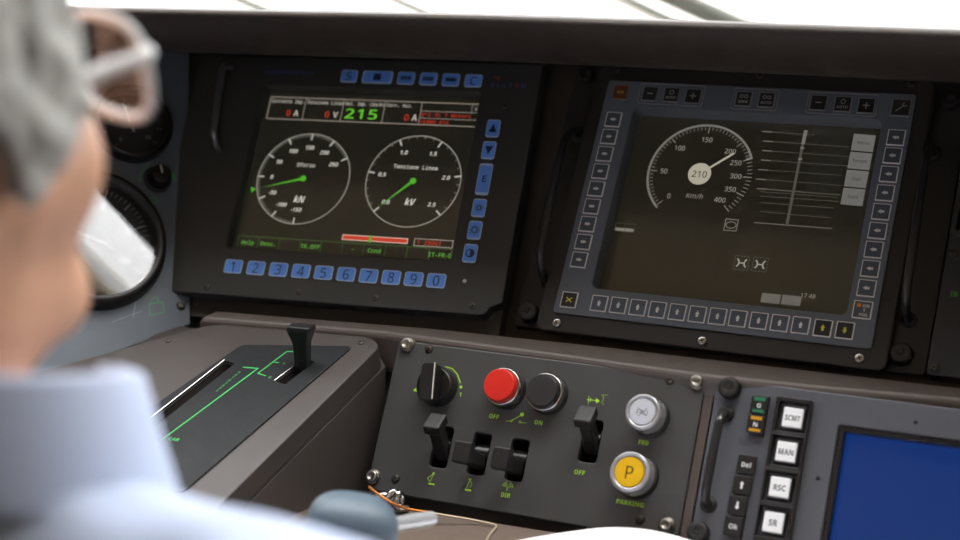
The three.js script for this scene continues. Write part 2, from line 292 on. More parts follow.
// ---------------------------------------------------------------- left display: traction data, blue keys
{
  const F = FA, zc = 0.012;
  const t = thing('display_unit', 'display unit with blue number keys and two round meters on its screen', 'display', F);
  // frame and raised cover, both with the screen opening
  const fl = new THREE.Vector2(loc(F, 178, 150, -0.002).x, loc(F, 191, 316, -0.002).y), fr = loc(F, 500, 327, -0.002), ft = loc(F, 520, 58, -0.002);
  const cl = new THREE.Vector2(loc(F, 178, 150, zc).x, loc(F, 193, 293, zc).y), cr = loc(F, 500, 315, zc), ct = loc(F, 400, 60, zc);
  const sw = 0.110, st = 0.0855, sb = -0.0822;
  const hole = () => rr(-sw, sb, sw, st, 0.003, new THREE.Path());
  const fs = rr(fl.x, fl.y, fr.x, ft.y, 0.006); fs.holes.push(hole());
  mesh('mounting_frame', slab(fs, -0.021, -0.003, 0.001), M.frameA, t);
  const notch = 0.013;
  const cs = new THREE.Shape(); cs.moveTo(cl.x + notch, cl.y); cs.lineTo(cr.x - notch * 1.6, cl.y); cs.quadraticCurveTo(cr.x - notch, cl.y, cr.x - notch * 0.8, cl.y + notch * 0.6); cs.lineTo(cr.x, cl.y + notch); cs.lineTo(cr.x, ct.y); cs.lineTo(cl.x, ct.y); cs.lineTo(cl.x, cl.y + notch); cs.lineTo(cl.x + notch * 0.7, cl.y + notch * 0.7); cs.closePath();
  cs.holes.push(hole());
  mesh('cover', slab(cs, -0.003, zc, 0.0012), M.plateA, t);
  // the picture
  const x0 = -sw, x1 = sw, y0 = sb, y1 = st;
  const P = painter(F, 0, x0, y0, x1, y1, 6200, '#14140f'), x = P.x;
  const grey = '#b9ae9e', white = '#d8d2c4', red = '#d63a26', green = '#54c32a';
  const W = 0.1056, H = 0.0792;
  const L = (pts, col, mm) => { x.strokeStyle = col; x.lineWidth = mm * 0.001 * P.sx; x.beginPath(); pts.forEach((p, i) => (i ? x.lineTo(...P.xy(...p)) : x.moveTo(...P.xy(...p)))); x.stroke(); };
  const T = (s, lx, ly, mm, col, font = 'monospace', al = 'center', st_ = 1, sk = 0) => { x.save(); x.translate(...P.xy(lx, ly)); x.transform(st_, 0, sk, 1, 0, 0); x.fillStyle = col; x.textAlign = al; x.textBaseline = 'middle'; x.font = 'bold ' + mm * 0.001 * P.sx + 'px ' + font; x.fillText(s, 0, 0); x.restore(); };
  const yh = H - 0.0232;
  L([[W, H], [-W, H], [-W, yh], [W, yh]], grey, 0.8);
  const cols = [-W, -W + 0.0372, -W + 0.0765, -W + 0.1187, -W + 0.1555];
  for (const c of cols.slice(1)) L([[c, H], [c, yh]], grey, 0.6);
  ['Corrente Imp.', 'Tensione Linea', 'Vel. Imp. (km/h)', 'Corr. Ass.'].forEach((s, i) => T(s, cols[i] + 0.0015, H - 0.0042, 5.0, white, 'monospace', 'left', i === 2 ? 0.84 : i === 1 ? 0.92 : 0.9));
  T('0', cols[1] - 0.0155, H - 0.0165, 8.5, red); T('A', cols[1] - 0.0075, H - 0.0165, 8.5, white);
  T('0', cols[2] - 0.0145, H - 0.0165, 8.5, red); T('V', cols[2] - 0.006, H - 0.0165, 8.5, white);
  T('215', (cols[2] + cols[3]) / 2 - 0.001, H - 0.0148, 14, '#6fdc35', 'monospace', 'center', 1.4);
  T('0', cols[4] - 0.013, H - 0.0165, 9, red); T('A', cols[4] - 0.005, H - 0.0165, 9, white);
  L([[cols[4], H - 0.009], [W, H - 0.009]], grey, 0.5); L([[cols[4], H - 0.0165], [W, H - 0.0165]], grey, 0.5); L([[W - 0.006, H], [W - 0.006, H - 0.009]], grey, 0.5);
  T('i', W - 0.002, H - 0.0045, 4.5, white); T('N°2 di 7 Motori', cols[4] + 0.001, H - 0.0128, 5, red, 'monospace', 'left', 1.1); T('FERMO 410', cols[4] + 0.001, H - 0.0202, 5, red, 'monospace', 'left', 1.05);
  // meters
  const dial = (cx, cy, R, a0, step, labels, minor, name, unit, needleDeg, marker) => {
    x.strokeStyle = '#b4afa3'; x.lineWidth = 0.0009 * P.sx; x.beginPath(); x.arc(...P.xy(cx, cy), R * P.sx, 0, 7); x.stroke();
    const at = (deg, r) => [cx + Math.cos(rad(deg)) * r, cy + Math.sin(rad(deg)) * r];
    labels.forEach((s, i) => { const a = a0 - i * step; L([at(a, R), at(a, R * 0.86)], '#d5d2c6', 1.5); T(s, ...at(a, R * 0.69), 5.6, '#ece9dd', 'sans-serif', 'center', 1, -0.15); if (i < labels.length - 1) for (let k = 1; k < minor; k++) L([at(a - step * k / minor, R), at(a - step * k / minor, R * 0.93)], '#a5a296', 0.5); });
    T(name, cx, cy + R * 0.3, 5.2, '#ece9dd', 'monospace'); T(unit, cx + R * 0.02, cy - R * 0.46, 9.4, '#f2efe4', 'sans-serif', 'center', 0.85, -0.2);
    const [nx, ny] = at(needleDeg, R * 0.93), pd = rad(needleDeg + 90), b = 0.0013;
    x.fillStyle = green; x.beginPath(); x.moveTo(...P.xy(nx, ny)); x.lineTo(...P.xy(cx + Math.cos(pd) * b, cy + Math.sin(pd) * b)); x.lineTo(...P.xy(cx - Math.cos(pd) * b, cy - Math.sin(pd) * b)); x.fill();
    x.beginPath(); x.arc(...P.xy(cx, cy), 0.0031 * P.sx, 0, 7); x.fill();
    if (marker) { const m = at(needleDeg, R * 1.02), m1 = at(needleDeg + 3.5, R * 1.13), m2 = at(needleDeg - 3.5, R * 1.13); x.beginPath(); [m, m1, m2].forEach((p, i) => (i ? x.lineTo(...P.xy(...p)) : x.moveTo(...P.xy(...p)))); x.fill(); }
  };
  const c1 = loc(F, 303, 178.5), e1 = loc(F, 312, 134), c2 = loc(F, 413, 181), e2 = loc(F, 421, 136);
  dial(c1.x, c1.y, c1.distanceTo(e1), 270, 30, ['-150', '-100', '-50', '0', '50', '100', '150', '200', '250'], 10, 'Sforzo', 'kN', 196, true);
  dial(c2.x, c2.y, c2.distanceTo(e2), 225, 54, ['0.0', '0.5', '1.0', '1.5', '2.0', '2.5'], 5, 'Tensione Linea', 'kV', 224, false);
  // red bar, number box, green soft-key row
  const bl = loc(F, 342, 237), br = loc(F, 408, 241); x.fillStyle = '#e8c9b5'; const [rx, ry] = P.xy(bl.x, bl.y + 0.0028); x.fillRect(rx, ry, (br.x - bl.x) * P.sx, 0.0056 * P.sx); x.fillStyle = '#e03a22'; x.fillRect(rx + 6, ry + 6, (br.x - bl.x) * P.sx - 12, 0.0056 * P.sx - 12);
  const mk = loc(F, 370, 240); x.fillStyle = green; x.fillRect(...P.xy(mk.x - 0.0012, mk.y + 0.0045), 0.0024 * P.sx, 0.007 * P.sx);
  const nb = loc(F, 415, 238.5), nb2 = loc(F, 452, 248); x.strokeStyle = '#c9b9a8'; x.lineWidth = 4; x.strokeRect(...P.xy(nb.x, nb.y), (nb2.x - nb.x) * P.sx, (nb.y - nb2.y) * P.sx);
  T('1 29001', (nb.x + nb2.x) / 2 - 0.004, (nb.y + nb2.y) / 2, 6, '#e23a22', 'monospace', 'center', 0.95); T('∩', nb2.x - 0.0035, (nb.y + nb2.y) / 2, 7, white, 'sans-serif');
  const yb = -H, yt = -H + 0.0125; L([[-W, yt], [W, yt]], '#3c6b2a', 0.8); L([[-W, yb], [W, yb]], '#3c6b2a', 0.5);
  ['Help', 'Desc.', '', 'TR.OFF', '', '−', 'Cond', '●', '', 'IT-FR-D'].forEach((s, i) => { const bx = -W + i * W / 5; L([[bx, yt], [bx, yb]], '#3c6b2a', 0.6); T(s, bx + W / 10, (yt + yb) / 2, 5.4, '#6fc94a', 'monospace'); });
  L([[W, yt], [W, yb]], '#3c6b2a', 0.6);
  mesh('screen', pane2(x0, y0, x1, y1, 0), screenMat(P, 0.7), t).userData.label = 'screen with green needles, white dials and red figures';
  // keys: blue caps with dark print
  const key = (px, py, w, h, draw) => {
    const l = loc(F, px, py, zc + 0.001), g = uvTo(slab(rr(-w / 2, -h / 2, w / 2, h / 2, 0.0025), 0, 0.0014, 0.0005), -w / 2, -h / 2, w / 2, h / 2);
    const k = mesh('key', g, mat('#ffffff', { roughness: 0.45, map: keyFace((c, cw, ch) => { c.fillStyle = '#bdd6ff'; c.fillRect(0, 0, cw, ch); c.fillStyle = '#6ca6ff'; c.beginPath(); c.roundRect(cw * 0.05, ch * 0.07, cw * 0.9, ch * 0.86, 10); c.fill(); c.fillStyle = c.strokeStyle = '#1c2c5e'; c.textAlign = 'center'; c.textBaseline = 'middle'; draw(c, cw, ch); }, 96, Math.round(96 * h / w)) }), t);
    k.position.set(l.x, l.y, zc - 0.0002); return k;
  };
  const glyph = (s, k = 0.86) => (c, w, h) => { c.font = '500 ' + Math.min(h * k, w * k) + 'px sans-serif'; c.fillText(s, w / 2, h * 0.54); };
  for (let i = 0; i < 10; i++) key(233.2 + i * 22.55, 266.3 + i * 1.58, 0.0178, 0.0136, glyph(String((i + 1) % 10), 0.95)).userData.label = 'blue key with dark number';
  const kw = 0.0128, kh = 0.0178;
  key(493, 128.3, kw, kh, (c, w, h) => { c.beginPath(); c.moveTo(w / 2, h * 0.25); c.lineTo(w * 0.8, h * 0.72); c.lineTo(w * 0.2, h * 0.72); c.fill(); });
  key(488.7, 150, kw, kh, (c, w, h) => { c.beginPath(); c.moveTo(w / 2, h * 0.75); c.lineTo(w * 0.8, h * 0.28); c.lineTo(w * 0.2, h * 0.28); c.fill(); });
  key(484, 179, kw, 0.0312, (c, w, h) => { c.font = 'bold ' + w * 0.7 + 'px sans-serif'; c.fillText('E', w / 2, h / 2); });
  const sun = (r) => (c, w, h) => { c.lineWidth = w * 0.08; c.beginPath(); c.arc(w / 2, h / 2, w * r, 0, 7); c.stroke(); for (let i = 0; i < 8; i++) { const a = i * Math.PI / 4; c.beginPath(); c.moveTo(w / 2 + Math.cos(a) * w * (r + 0.08), h / 2 + Math.sin(a) * w * (r + 0.08)); c.lineTo(w / 2 + Math.cos(a) * w * (r + 0.17), h / 2 + Math.sin(a) * w * (r + 0.17)); c.stroke(); } };
  key(479, 207.8, kw, kh, sun(0.14)); key(474.6, 230, kw, kh, sun(0.2));
  key(470, 253.2, kw, kh, (c, w, h) => { c.lineWidth = w * 0.08; c.beginPath(); c.arc(w / 2, h / 2, w * 0.28, 0, 7); c.stroke(); c.beginPath(); c.arc(w / 2, h / 2, w * 0.28, -Math.PI / 2, Math.PI / 2); c.fill(); });
  const bars = (n) => (c, w, h) => { for (let i = 0; i < n; i++) c.fillRect(w * (0.2 + 0.6 * i / n), h * 0.35, w * 0.5 / n, h * 0.3); };
  key(349, 76, 0.0165, 0.0132, glyph('S', 0.9)); key(377.3, 77, 0.0305, 0.0132, (c, w, h) => { c.fillRect(w * 0.38, h * 0.25, w * 0.24, h * 0.5); }); key(406, 78, 0.0172, 0.0132, bars(3)); key(428.3, 78.8, 0.0172, 0.0132, bars(4)); key(450.8, 79.7, 0.0172, 0.0132, (c, w, h) => { c.fillRect(w * 0.2, h * 0.36, w * 0.6, h * 0.28); }); key(473.3, 80.6, 0.0172, 0.0132, glyph('C', 0.9));
  // print on the cover: maker's name, faint blue line of type
  const print = (px, py, w, h, draw) => { const l = loc(F, px, py, zc), g = new THREE.PlaneGeometry(w, h); const m = mesh('lettering', g, mat('#ffffff', { map: canvasTex(256, Math.round(256 * h / w), (c, cw, ch) => { c.fillStyle = '#3c3c3a'; c.fillRect(0, 0, cw, ch); c.textBaseline = 'middle'; c.textAlign = 'left'; draw(c, cw, ch); }), roughness: 0.55 }), t); m.position.set(l.x, l.y, zc + 0.0001); };
  print(509, 82, 0.036, 0.0145, (c, w, h) => { c.font = 'bold ' + h * 0.44 + 'px sans-serif'; c.fillStyle = '#b8412e'; c.fillText('^S', w * 0.06, h * 0.26); c.fillStyle = '#4b62b4'; let q = w * 0.02; for (const ch of 'ALSTOM') { c.fillStyle = ch === 'O' ? '#b8412e' : '#4b62b4'; c.fillText(ch, q, h * 0.74); q += w * 0.16; } });
  print(291, 72.5, 0.054, 0.0065, (c, w, h) => { c.fillStyle = '#3d4f93'; c.font = 'bold ' + h * 0.8 + 'px sans-serif'; const r = rng(5); let q = 4; while (q < w - 12) { const b = 4 + 8 * r(); c.fillRect(q, h * 0.3, b, h * 0.42); q += b + 2 + 4 * r(); } });
  const led = mesh('indicator_dot', lathe([[0, 0.0012], [0.0014, 0.0008], [0.0019, 0], [0.0019, -0.001]], 14), M.white, t), ll = loc(F, 464.7, 281, zc); led.position.set(ll.x, ll.y, zc); led.userData.label = 'small white round light sensor';
  for (const [px, py] of [[207, 287.5], [299, 292.5], [376, 298.5], [473, 306.5], [505, 106]]) screw(t, F, px, py, zc - 0.0006, 0.72, M.darkSteel, px);
  for (const [px, py] of [[197, 303], [490.5, 317]]) screw(t, F, px, py, -0.0034, 0.72, M.darkSteel, px);
}

// handles: a bent bar with feet on the panel
function handleBar(parent, F, foot0, foot1, z0, lift, r, m) {
  const a = loc(F, ...foot0, z0), b = loc(F, ...foot1, z0), p = (k, z) => V3(a.x + (b.x - a.x) * k, a.y + (b.y - a.y) * k, z), k = 0.11;
  const h = part('handle', parent);
  mesh('bar', tube([p(0, z0 - 0.004), p(0.015, z0 + lift * 0.55), p(k, z0 + lift * 0.97), p(k * 1.7, z0 + lift), p(0.5, z0 + lift * 1.02), p(1 - k * 1.7, z0 + lift), p(1 - k, z0 + lift * 0.97), p(0.985, z0 + lift * 0.55), p(1, z0 - 0.004)], r, 64, 12), m, h);
  for (const q of [a, b]) { const c = mesh('foot', lathe([[r * 1.0, 0.003], [r * 1.7, 0.0022], [r * 1.9, 0]], 18), M.rubber, h); c.position.set(q.x, q.y, z0); }
  return h;
}
// knurled thumb screws
const knobGeo = (() => { const g = [lathe([[0, 0.0085], [0.0022, 0.0085], [0.0026, 0.0102], [0.0068, 0.0102], [0.0082, 0.009], [0.0085, 0.0075], [0.0083, 0.001], [0.0062, 0], [0.0062, -0.002]], 24)]; for (let i = 0; i < 20; i++) { const a = i * Math.PI / 10, b = rbox(0.0012, 0.0014, 0.0066, 0.0003, 0, 0, 0.0045); b.translate(0.0085, 0, 0); b.rotateZ(a); g.push(b); } return merge(g); })();
function thumbScrew(parent, F, px, py, z, s = 1) { const l = loc(F, px, py, z), k = mesh('thumb_screw', knobGeo, M.rubber, parent); k.position.set(l.x, l.y, z); k.scale.setScalar(s); const c = mesh('cross_recess', screwSlot, M.darkSteel, k); c.position.z = 0.0075; c.scale.setScalar(1.3); return k; }

// ---------------------------------------------------------------- right display: speedometer, grey keypad bezel
{
  const F = FB, zb = 0.0;                              // the bezel's face
  const t = thing('display_unit', 'display unit with blue-grey keypad bezel and a round speedometer', 'display', F);
  const bl = loc(F, 553, 312.5), br = loc(F, 871, 348.7), tl = loc(F, 608.7, 79.8), tr = loc(F, 917, 94.4);
  const x0 = (bl.x + tl.x) / 2, x1 = (br.x + tr.x) / 2, y0 = (bl.y + br.y) / 2, y1 = (tl.y + tr.y) / 2;
  const zs = -0.018;                                   // the glass lies deeper
  const s0 = loc(F, 600, 288, zs), s1 = loc(F, 842, 311, zs), s2 = loc(F, 876, 122, zs), s3 = loc(F, 637, 113, zs);
  const ox0 = loc(F, 592, 284).x, ox1 = loc(F, 847, 311).x, oy0 = loc(F, 720, 301.5).y, oy1 = loc(F, 757, 113).y;
  const hole = (m = 0) => rr(ox0 - m, oy0 - m, ox1 + m, oy1 + m, 0.006, new THREE.Path());
  const pl = loc(F, 514, 327, -0.016), pr = loc(F, 926, 372, -0.016), pt = loc(F, 760, 57, -0.016);
  const ps = rr(pl.x, pl.y, pr.x, pt.y, 0.004); ps.holes.push(hole(0.004));
  mesh('mounting_plate', slab(ps, -0.021, -0.013, 0.001), M.plateB, t);
  const us = rr(x0 - 0.014, y0 - 0.0165, x1 + 0.0135, y1 + 0.015, 0.008); us.holes.push(hole(0.004));
  mesh('unit_frame', slab(us, -0.013, -0.002, 0.0015), M.plateB, t);
  const bs = rr(x0, y0, x1, y1, 0.003); bs.holes.push(hole());
  mesh('bezel', slab(bs, -0.0018, zb, 0.0006), M.bezelB, t);
  const ws = rr(ox0 - 0.006, oy0 - 0.006, ox1 + 0.006, oy1 + 0.006, 0.008); ws.holes.push(hole());
  mesh('recess_wall', slab(ws, zs - 0.001, -0.0006, 0.0003), M.bezelB, t);
  // picture
  const P = painter(F, zs, ox0, oy0, ox1, oy1, 5600, '#16150f'), x = P.x;
  const g1 = '#8f8b80', g2 = '#a9a498';
  const c = loc(F, 699.5, 173.8, zs), e = loc(F, 706, 125.5, zs), R = c.distanceTo(e), at = (d, r) => P.xy(c.x + Math.cos(rad(d)) * r, c.y + Math.sin(rad(d)) * r);
  const ln = (a, b, col, mm) => { x.strokeStyle = col; x.lineWidth = mm * 0.001 * P.sx; x.beginPath(); x.moveTo(...a); x.lineTo(...b); x.stroke(); };
  const txt = (s, p, mm, col, font = 'sans-serif', w = '') => { x.fillStyle = col; x.textAlign = 'center'; x.textBaseline = 'middle'; x.font = w + ' ' + mm * 0.001 * P.sx + 'px ' + font; x.fillText(s, ...p); };
  x.strokeStyle = '#89877f'; x.lineWidth = 0.0022 * P.sx; x.beginPath(); x.arc(...P.xy(c.x, c.y), R * P.sx, rad(-228), rad(-23)); x.stroke();
  ln(at(23, R * 1.02), at(23, R * 0.9), '#87868a', 2.2);
  const ang = (v) => (v <= 200 ? 225 - v * 0.9 : 45 - (v - 200) * 0.45);
  for (let v = 0; v <= 400; v += v < 200 ? 5 : 10) { const big = v % 50 === 0; const rO = v > 220 ? 1.0 : 0.96; ln(at(ang(v), R * rO), at(ang(v), R * (big ? 0.84 : 0.9)), g2, big ? 0.8 : 0.55); }
  for (let v = 0; v <= 400; v += 50) txt(String(v), at(ang(v), R * 0.7), 6.4, '#b9b4a6');
  x.fillStyle = '#cfc8b4'; x.beginPath(); x.arc(...P.xy(c.x, c.y), 0.0105 * P.sx, 0, 7); x.fill(); ln(at(39, 0.006), at(39, R * 0.74), '#cfc8b4', 2); txt('210', P.xy(c.x, c.y - 0.0004), 8.6, '#1b1a16');
  txt('Km/h', P.at(694, 196), 6.6, '#a5a094', 'sans-serif', 'italic');
  // planning lines and the slope bar
  const PL = (a, b, col, mm) => ln(P.at(...a), P.at(...b), col, mm);
  const lines = [[763, 131.5, 815, 135], [764, 141, 849, 147], [763, 150.5, 849, 156.5], [762, 160, 848, 166], [759, 169.5, 842, 175.5], [757, 179, 842, 185.5], [758, 188.5, 840, 195]];
  lines.forEach(([a, b, d, h], i) => { PL([a, b], [d, h], '#6d6a60', i === 6 ? 0.9 : 0.45); PL([a - 1, b], [a + 9, b + 0.6], '#8a877b', 0.9); });
  for (const [a, b, d, h] of [[760, 191.5, 838, 197.5], [760, 196, 838, 201.5], [760, 202.5, 834, 208], [760, 211.5, 832, 218]]) PL([a, b], [d, h], '#6d6a60', 0.45);
  PL([754, 222.5], [832, 228.5], '#8a877b', 0.7);
  PL([805.5, 130], [787, 224], '#5d5b54', 2.4); PL([806, 130], [803, 144], '#86837a', 3.2); PL([802.5, 147], [802, 149], '#86837a', 3.4); PL([800.5, 158], [800, 160], '#86837a', 3.4);
  P.poly([[817, 129], [850, 131], [838, 196], [805, 193]], 'rgba(50,52,54,0.25)');
  // grey soft keys
  ['Menu', 'Tempo', 'Dati', 'Stato'].forEach((s, i) => { const k = i / 4, k2 = (i + 1) / 4, l0 = [854 - 14 * k, 133.5 + 72 * k], r0_ = [876 - 14 * k, 135.5 + 72 * k], l1 = [854 - 14 * k2 + 0.3, 133.5 + 72 * k2 - 1.2], r1 = [876 - 14 * k2 + 0.3, 135.5 + 72 * k2 - 1.2]; P.poly([l0, r0_, r1, l1], '#7d7c78'); txt(s, P.at((l0[0] + r1[0]) / 2, (l0[1] + r1[1]) / 2), 4.2, '#33322e'); });
  const box = (cx, cy, w, h, col, mm) => { const q = P.at(cx, cy); x.strokeStyle = col; x.lineWidth = mm * 0.001 * P.sx; x.strokeRect(q[0] - w * P.sx / 2, q[1] - h * P.sx / 2, w * P.sx, h * P.sx); };
  const fillB = (cx, cy, w, h, col) => { const q = P.at(cx, cy); x.fillStyle = col; x.fillRect(q[0] - w * P.sx / 2, q[1] - h * P.sx / 2, w * P.sx, h * P.sx); };
  box(625, 227.5, 0.018, 0.0075, '#5f5d55', 0.5); fillB(624.5, 229.6, 0.017, 0.0028, '#98958b'); PL([625, 224], [624.6, 231], '#5f5d55', 0.5);
  box(731, 225, 0.011, 0.0105, '#9a968b', 0.7); { const q = P.at(731, 225); x.strokeStyle = '#9a968b'; x.lineWidth = 0.0007 * P.sx; x.beginPath(); x.ellipse(q[0], q[1], 0.0045 * P.sx, 0.003 * P.sx, 0, 0, 7); x.stroke(); }
  for (const [qx, qy] of [[741.5, 263], [760, 264.5]]) { const q = P.at(qx, qy), s = P.sx; x.setLineDash([0.0015 * s, 0.001 * s]); box(qx, qy, 0.0125, 0.0125, '#8d8a80', 0.4); x.setLineDash([]); x.strokeStyle = '#b7b4a9'; x.lineWidth = 0.0014 * s; for (const k of [-1, 1]) { x.beginPath(); x.arc(q[0] + k * 0.0065 * s, q[1], 0.0042 * s, k < 0 ? -1 : Math.PI - 1, k < 0 ? 1 : Math.PI + 1); x.stroke(); } ln([q[0] - 0.002 * s, q[1]], [q[0] + 0.002 * s, q[1]], '#b7b4a9', 1.2); }
  fillB(770.7, 298.4, 0.0162, 0.0085, '#75736d'); fillB(791.3, 300.4, 0.0162, 0.0085, '#75736d'); txt('17 48', P.at(808, 296), 5.2, '#b5b1a5');
  mesh('screen', pane2(ox0, oy0, ox1, oy1, zs), screenMat(P, 0.62), t).userData.label = 'dim screen with a speedometer dial reading 210';
  // keys
  const faces = {};
  const kc = (c2, w, col) => { c2.strokeStyle = col; c2.lineWidth = w; c2.lineJoin = 'miter'; };
  const face = (id, back, frame, draw) => (faces[id] ??= mat('#ffffff', { roughness: 0.48, map: keyFace((c2, w, h) => { c2.fillStyle = frame; c2.fillRect(0, 0, w, h); c2.fillStyle = back; c2.fillRect(6, 6, w - 12, h - 12); c2.textAlign = 'center'; c2.textBaseline = 'middle'; draw(c2, w); }) }));
  const KS = 0.0147, kg = uvTo(slab(rr(-KS / 2, -KS / 2, KS / 2, KS / 2, 0.0006), -0.0004, 0.0012, 0.0004), -KS / 2, -KS / 2, KS / 2, KS / 2);
  const key = (px, py, m, s = 1, label) => { const l = loc(F, px, py, zb + 0.001), k = mesh('key', kg, m, t); k.position.set(l.x, l.y, zb); k.scale.set(s, s, 1); if (label) k.userData.label = label; return k; };
  const arrow = (rot, col) => (c2, w) => { c2.save(); c2.translate(w / 2, w / 2); c2.rotate(rot); c2.fillStyle = col; c2.beginPath(); c2.moveTo(0, -w * 0.22); c2.lineTo(w * 0.13, 0); c2.lineTo(w * 0.075, 0); c2.lineTo(w * 0.075, w * 0.17); c2.lineTo(-w * 0.075, w * 0.17); c2.lineTo(-w * 0.075, 0); c2.lineTo(-w * 0.13, 0); c2.fill(); c2.restore(); };
  const GB = '#565f6a', DK = '#2a2925', WF = '#f4f4f2';
  for (let i = 0; i < 9; i++) key(613.2 - i * 4.28 + 0.02 * i * (i - 8) * 0.2, 119.3 + i * 17.1 + 0.055 * i * i, face('right', GB, WF, arrow(Math.PI / 2, '#f2f2ef')));
  for (const [px, py] of [[896, 137.4], [892.6, 155.4], [888.8, 174], [885, 192.7], [881.3, 211.5], [877.5, 230.5], [873.7, 249.5], [870.2, 268.5], [866.5, 288]]) key(px, py, face('left', GB, WF, arrow(-Math.PI / 2, '#f2f2ef')));
  for (const [px, py] of [[599, 303.3], [618.3, 305.2], [637.7, 307.4], [657.3, 309.7], [677.2, 312], [697.2, 314.2], [717.4, 316.3], [737.7, 318.4], [758.6, 320.7], [779.6, 323], [800.6, 325.2]]) key(px, py, face('up', GB, WF, arrow(0, '#f2f2ef')));
  key(822.7, 328, face('yup', DK, WF, arrow(0, '#dfe04a')), 1, 'dark key with yellow up arrow'); key(844.7, 330.2, face('ydown', DK, WF, arrow(Math.PI, '#dfe04a')), 1, 'dark key with yellow down arrow');
  key(569, 299.7, face('x', DK, WF, (c2, w) => { kc(c2, 7, '#e5dc3a'); c2.beginPath(); c2.moveTo(w * 0.32, w * 0.36); c2.lineTo(w * 0.68, w * 0.64); c2.moveTo(w * 0.68, w * 0.36); c2.lineTo(w * 0.32, w * 0.64); c2.stroke(); }), 1, 'dark key with yellow cross');
  key(862.4, 309.7, face('on', GB, WF, (c2, w) => { c2.fillStyle = '#ff9a1e'; c2.fillRect(w * 0.18, w * 0.16, w * 0.22, w * 0.2); c2.fillStyle = '#eceae4'; c2.font = 'bold 24px sans-serif'; c2.fillText('ON', w * 0.66, w * 0.28); c2.fillText('T', w * 0.6, w * 0.54); c2.font = 'bold 22px sans-serif'; c2.fillText('FAIL', w * 0.6, w * 0.78); }), 1.05, 'key with orange lamp and ON FAIL lettering');
  key(620.5, 92, face('orange', '#6e3c18', '#8a7a6e', (c2, w) => { c2.fillStyle = '#b98f34'; c2.fillRect(w * 0.28, w * 0.42, w * 0.44, w * 0.18); }), 1, 'dim orange key');
  const KF = '#8f9092', minus = face('minus', DK, KF, (c2, w) => { c2.fillStyle = '#bdbbb4'; c2.fillRect(w * 0.32, w * 0.46, w * 0.36, w * 0.07); }), plus = face('plus', DK, KF, (c2, w) => { c2.fillStyle = '#bdbbb4'; c2.fillRect(w * 0.3, w * 0.46, w * 0.4, w * 0.07); c2.fillRect(w * 0.465, w * 0.3, w * 0.07, w * 0.4); });
  const auto = (id, s, two) => face(id, DK, KF, (c2, w) => { kc(c2, 4, '#bdbbb4'); c2.beginPath(); if (two) { c2.arc(w * 0.36, w * 0.34, w * 0.1, 0, 7); c2.moveTo(w * 0.74, w * 0.34); c2.arc(w * 0.64, w * 0.34, w * 0.1, 0, 7); } else c2.arc(w * 0.5, w * 0.34, w * 0.13, 0, 7); c2.stroke(); c2.fillStyle = '#bdbbb4'; c2.font = 'bold 24px sans-serif'; c2.fillText(s, w * 0.5, w * 0.7); });
  key(650, 93.6, minus); key(671.3, 94.6, auto('auto1', 'AUTO', false)); key(693, 96, plus);
  key(743.5, 98.7, auto('man', 'MAN', true)); key(766.5, 99.8, auto('auto2', 'AUTO', true));
  key(818.5, 102.5, minus); key(842.8, 104, auto('auto1', 'AUTO', false)); key(866.3, 105.5, plus);
  key(901, 107.5, face('wrench', DK, KF, (c2, w) => { kc(c2, 9, '#8f8d86'); c2.beginPath(); c2.moveTo(w * 0.26, w * 0.74); c2.lineTo(w * 0.62, w * 0.38); c2.stroke(); c2.beginPath(); c2.arc(w * 0.68, w * 0.32, w * 0.1, 0.4, 4.6); c2.stroke(); }), 1.1, 'key with a spanner symbol');
  // raised rims around the upper key groups
  const rimM = mat('#8f9092', { roughness: 0.5 });
  for (const [a, b] of [[[639, 93], [704.5, 96.5]], [[732, 98.2], [778.5, 100.5]], [[807, 102], [878, 106]]]) {
    const p = loc(F, ...a), q = loc(F, ...b), cy = (p.y + q.y) / 2, s = rr(p.x, cy - 0.0105, q.x, cy + 0.0105, 0.003); s.holes.push(rr(p.x + 0.0008, cy - 0.0097, q.x - 0.0008, cy + 0.0097, 0.0025, new THREE.Path()));
    mesh('key_group_rim', slab(s, -0.0004, 0.0009, 0.0003), rimM, t);
  }
  for (const [px, py] of [[557, 323], [702.5, 341], [859.7, 358.5]]) screw(t, F, px, py, -0.002, 0.98, M.chrome, px);
  for (const [px, py] of [[618, 69], [760.5, 75.5], [912, 83.5]]) screw(t, F, px, py, -0.002, 0.85, M.darkSteel, px);
  handleBar(t, F, [548, 282], [579, 136], -0.013, 0.03, 0.0036, M.handle); handleBar(t, F, [909, 320], [934, 154], -0.013, 0.03, 0.0036, M.handle);
  thumbScrew(t, F, 531, 315, -0.013); thumbScrew(t, F, 902.5, 356, -0.013); thumbScrew(t, F, 588, 78, -0.013, 0.8); thumbScrew(t, F, 951, 104, -0.013, 0.8);
}

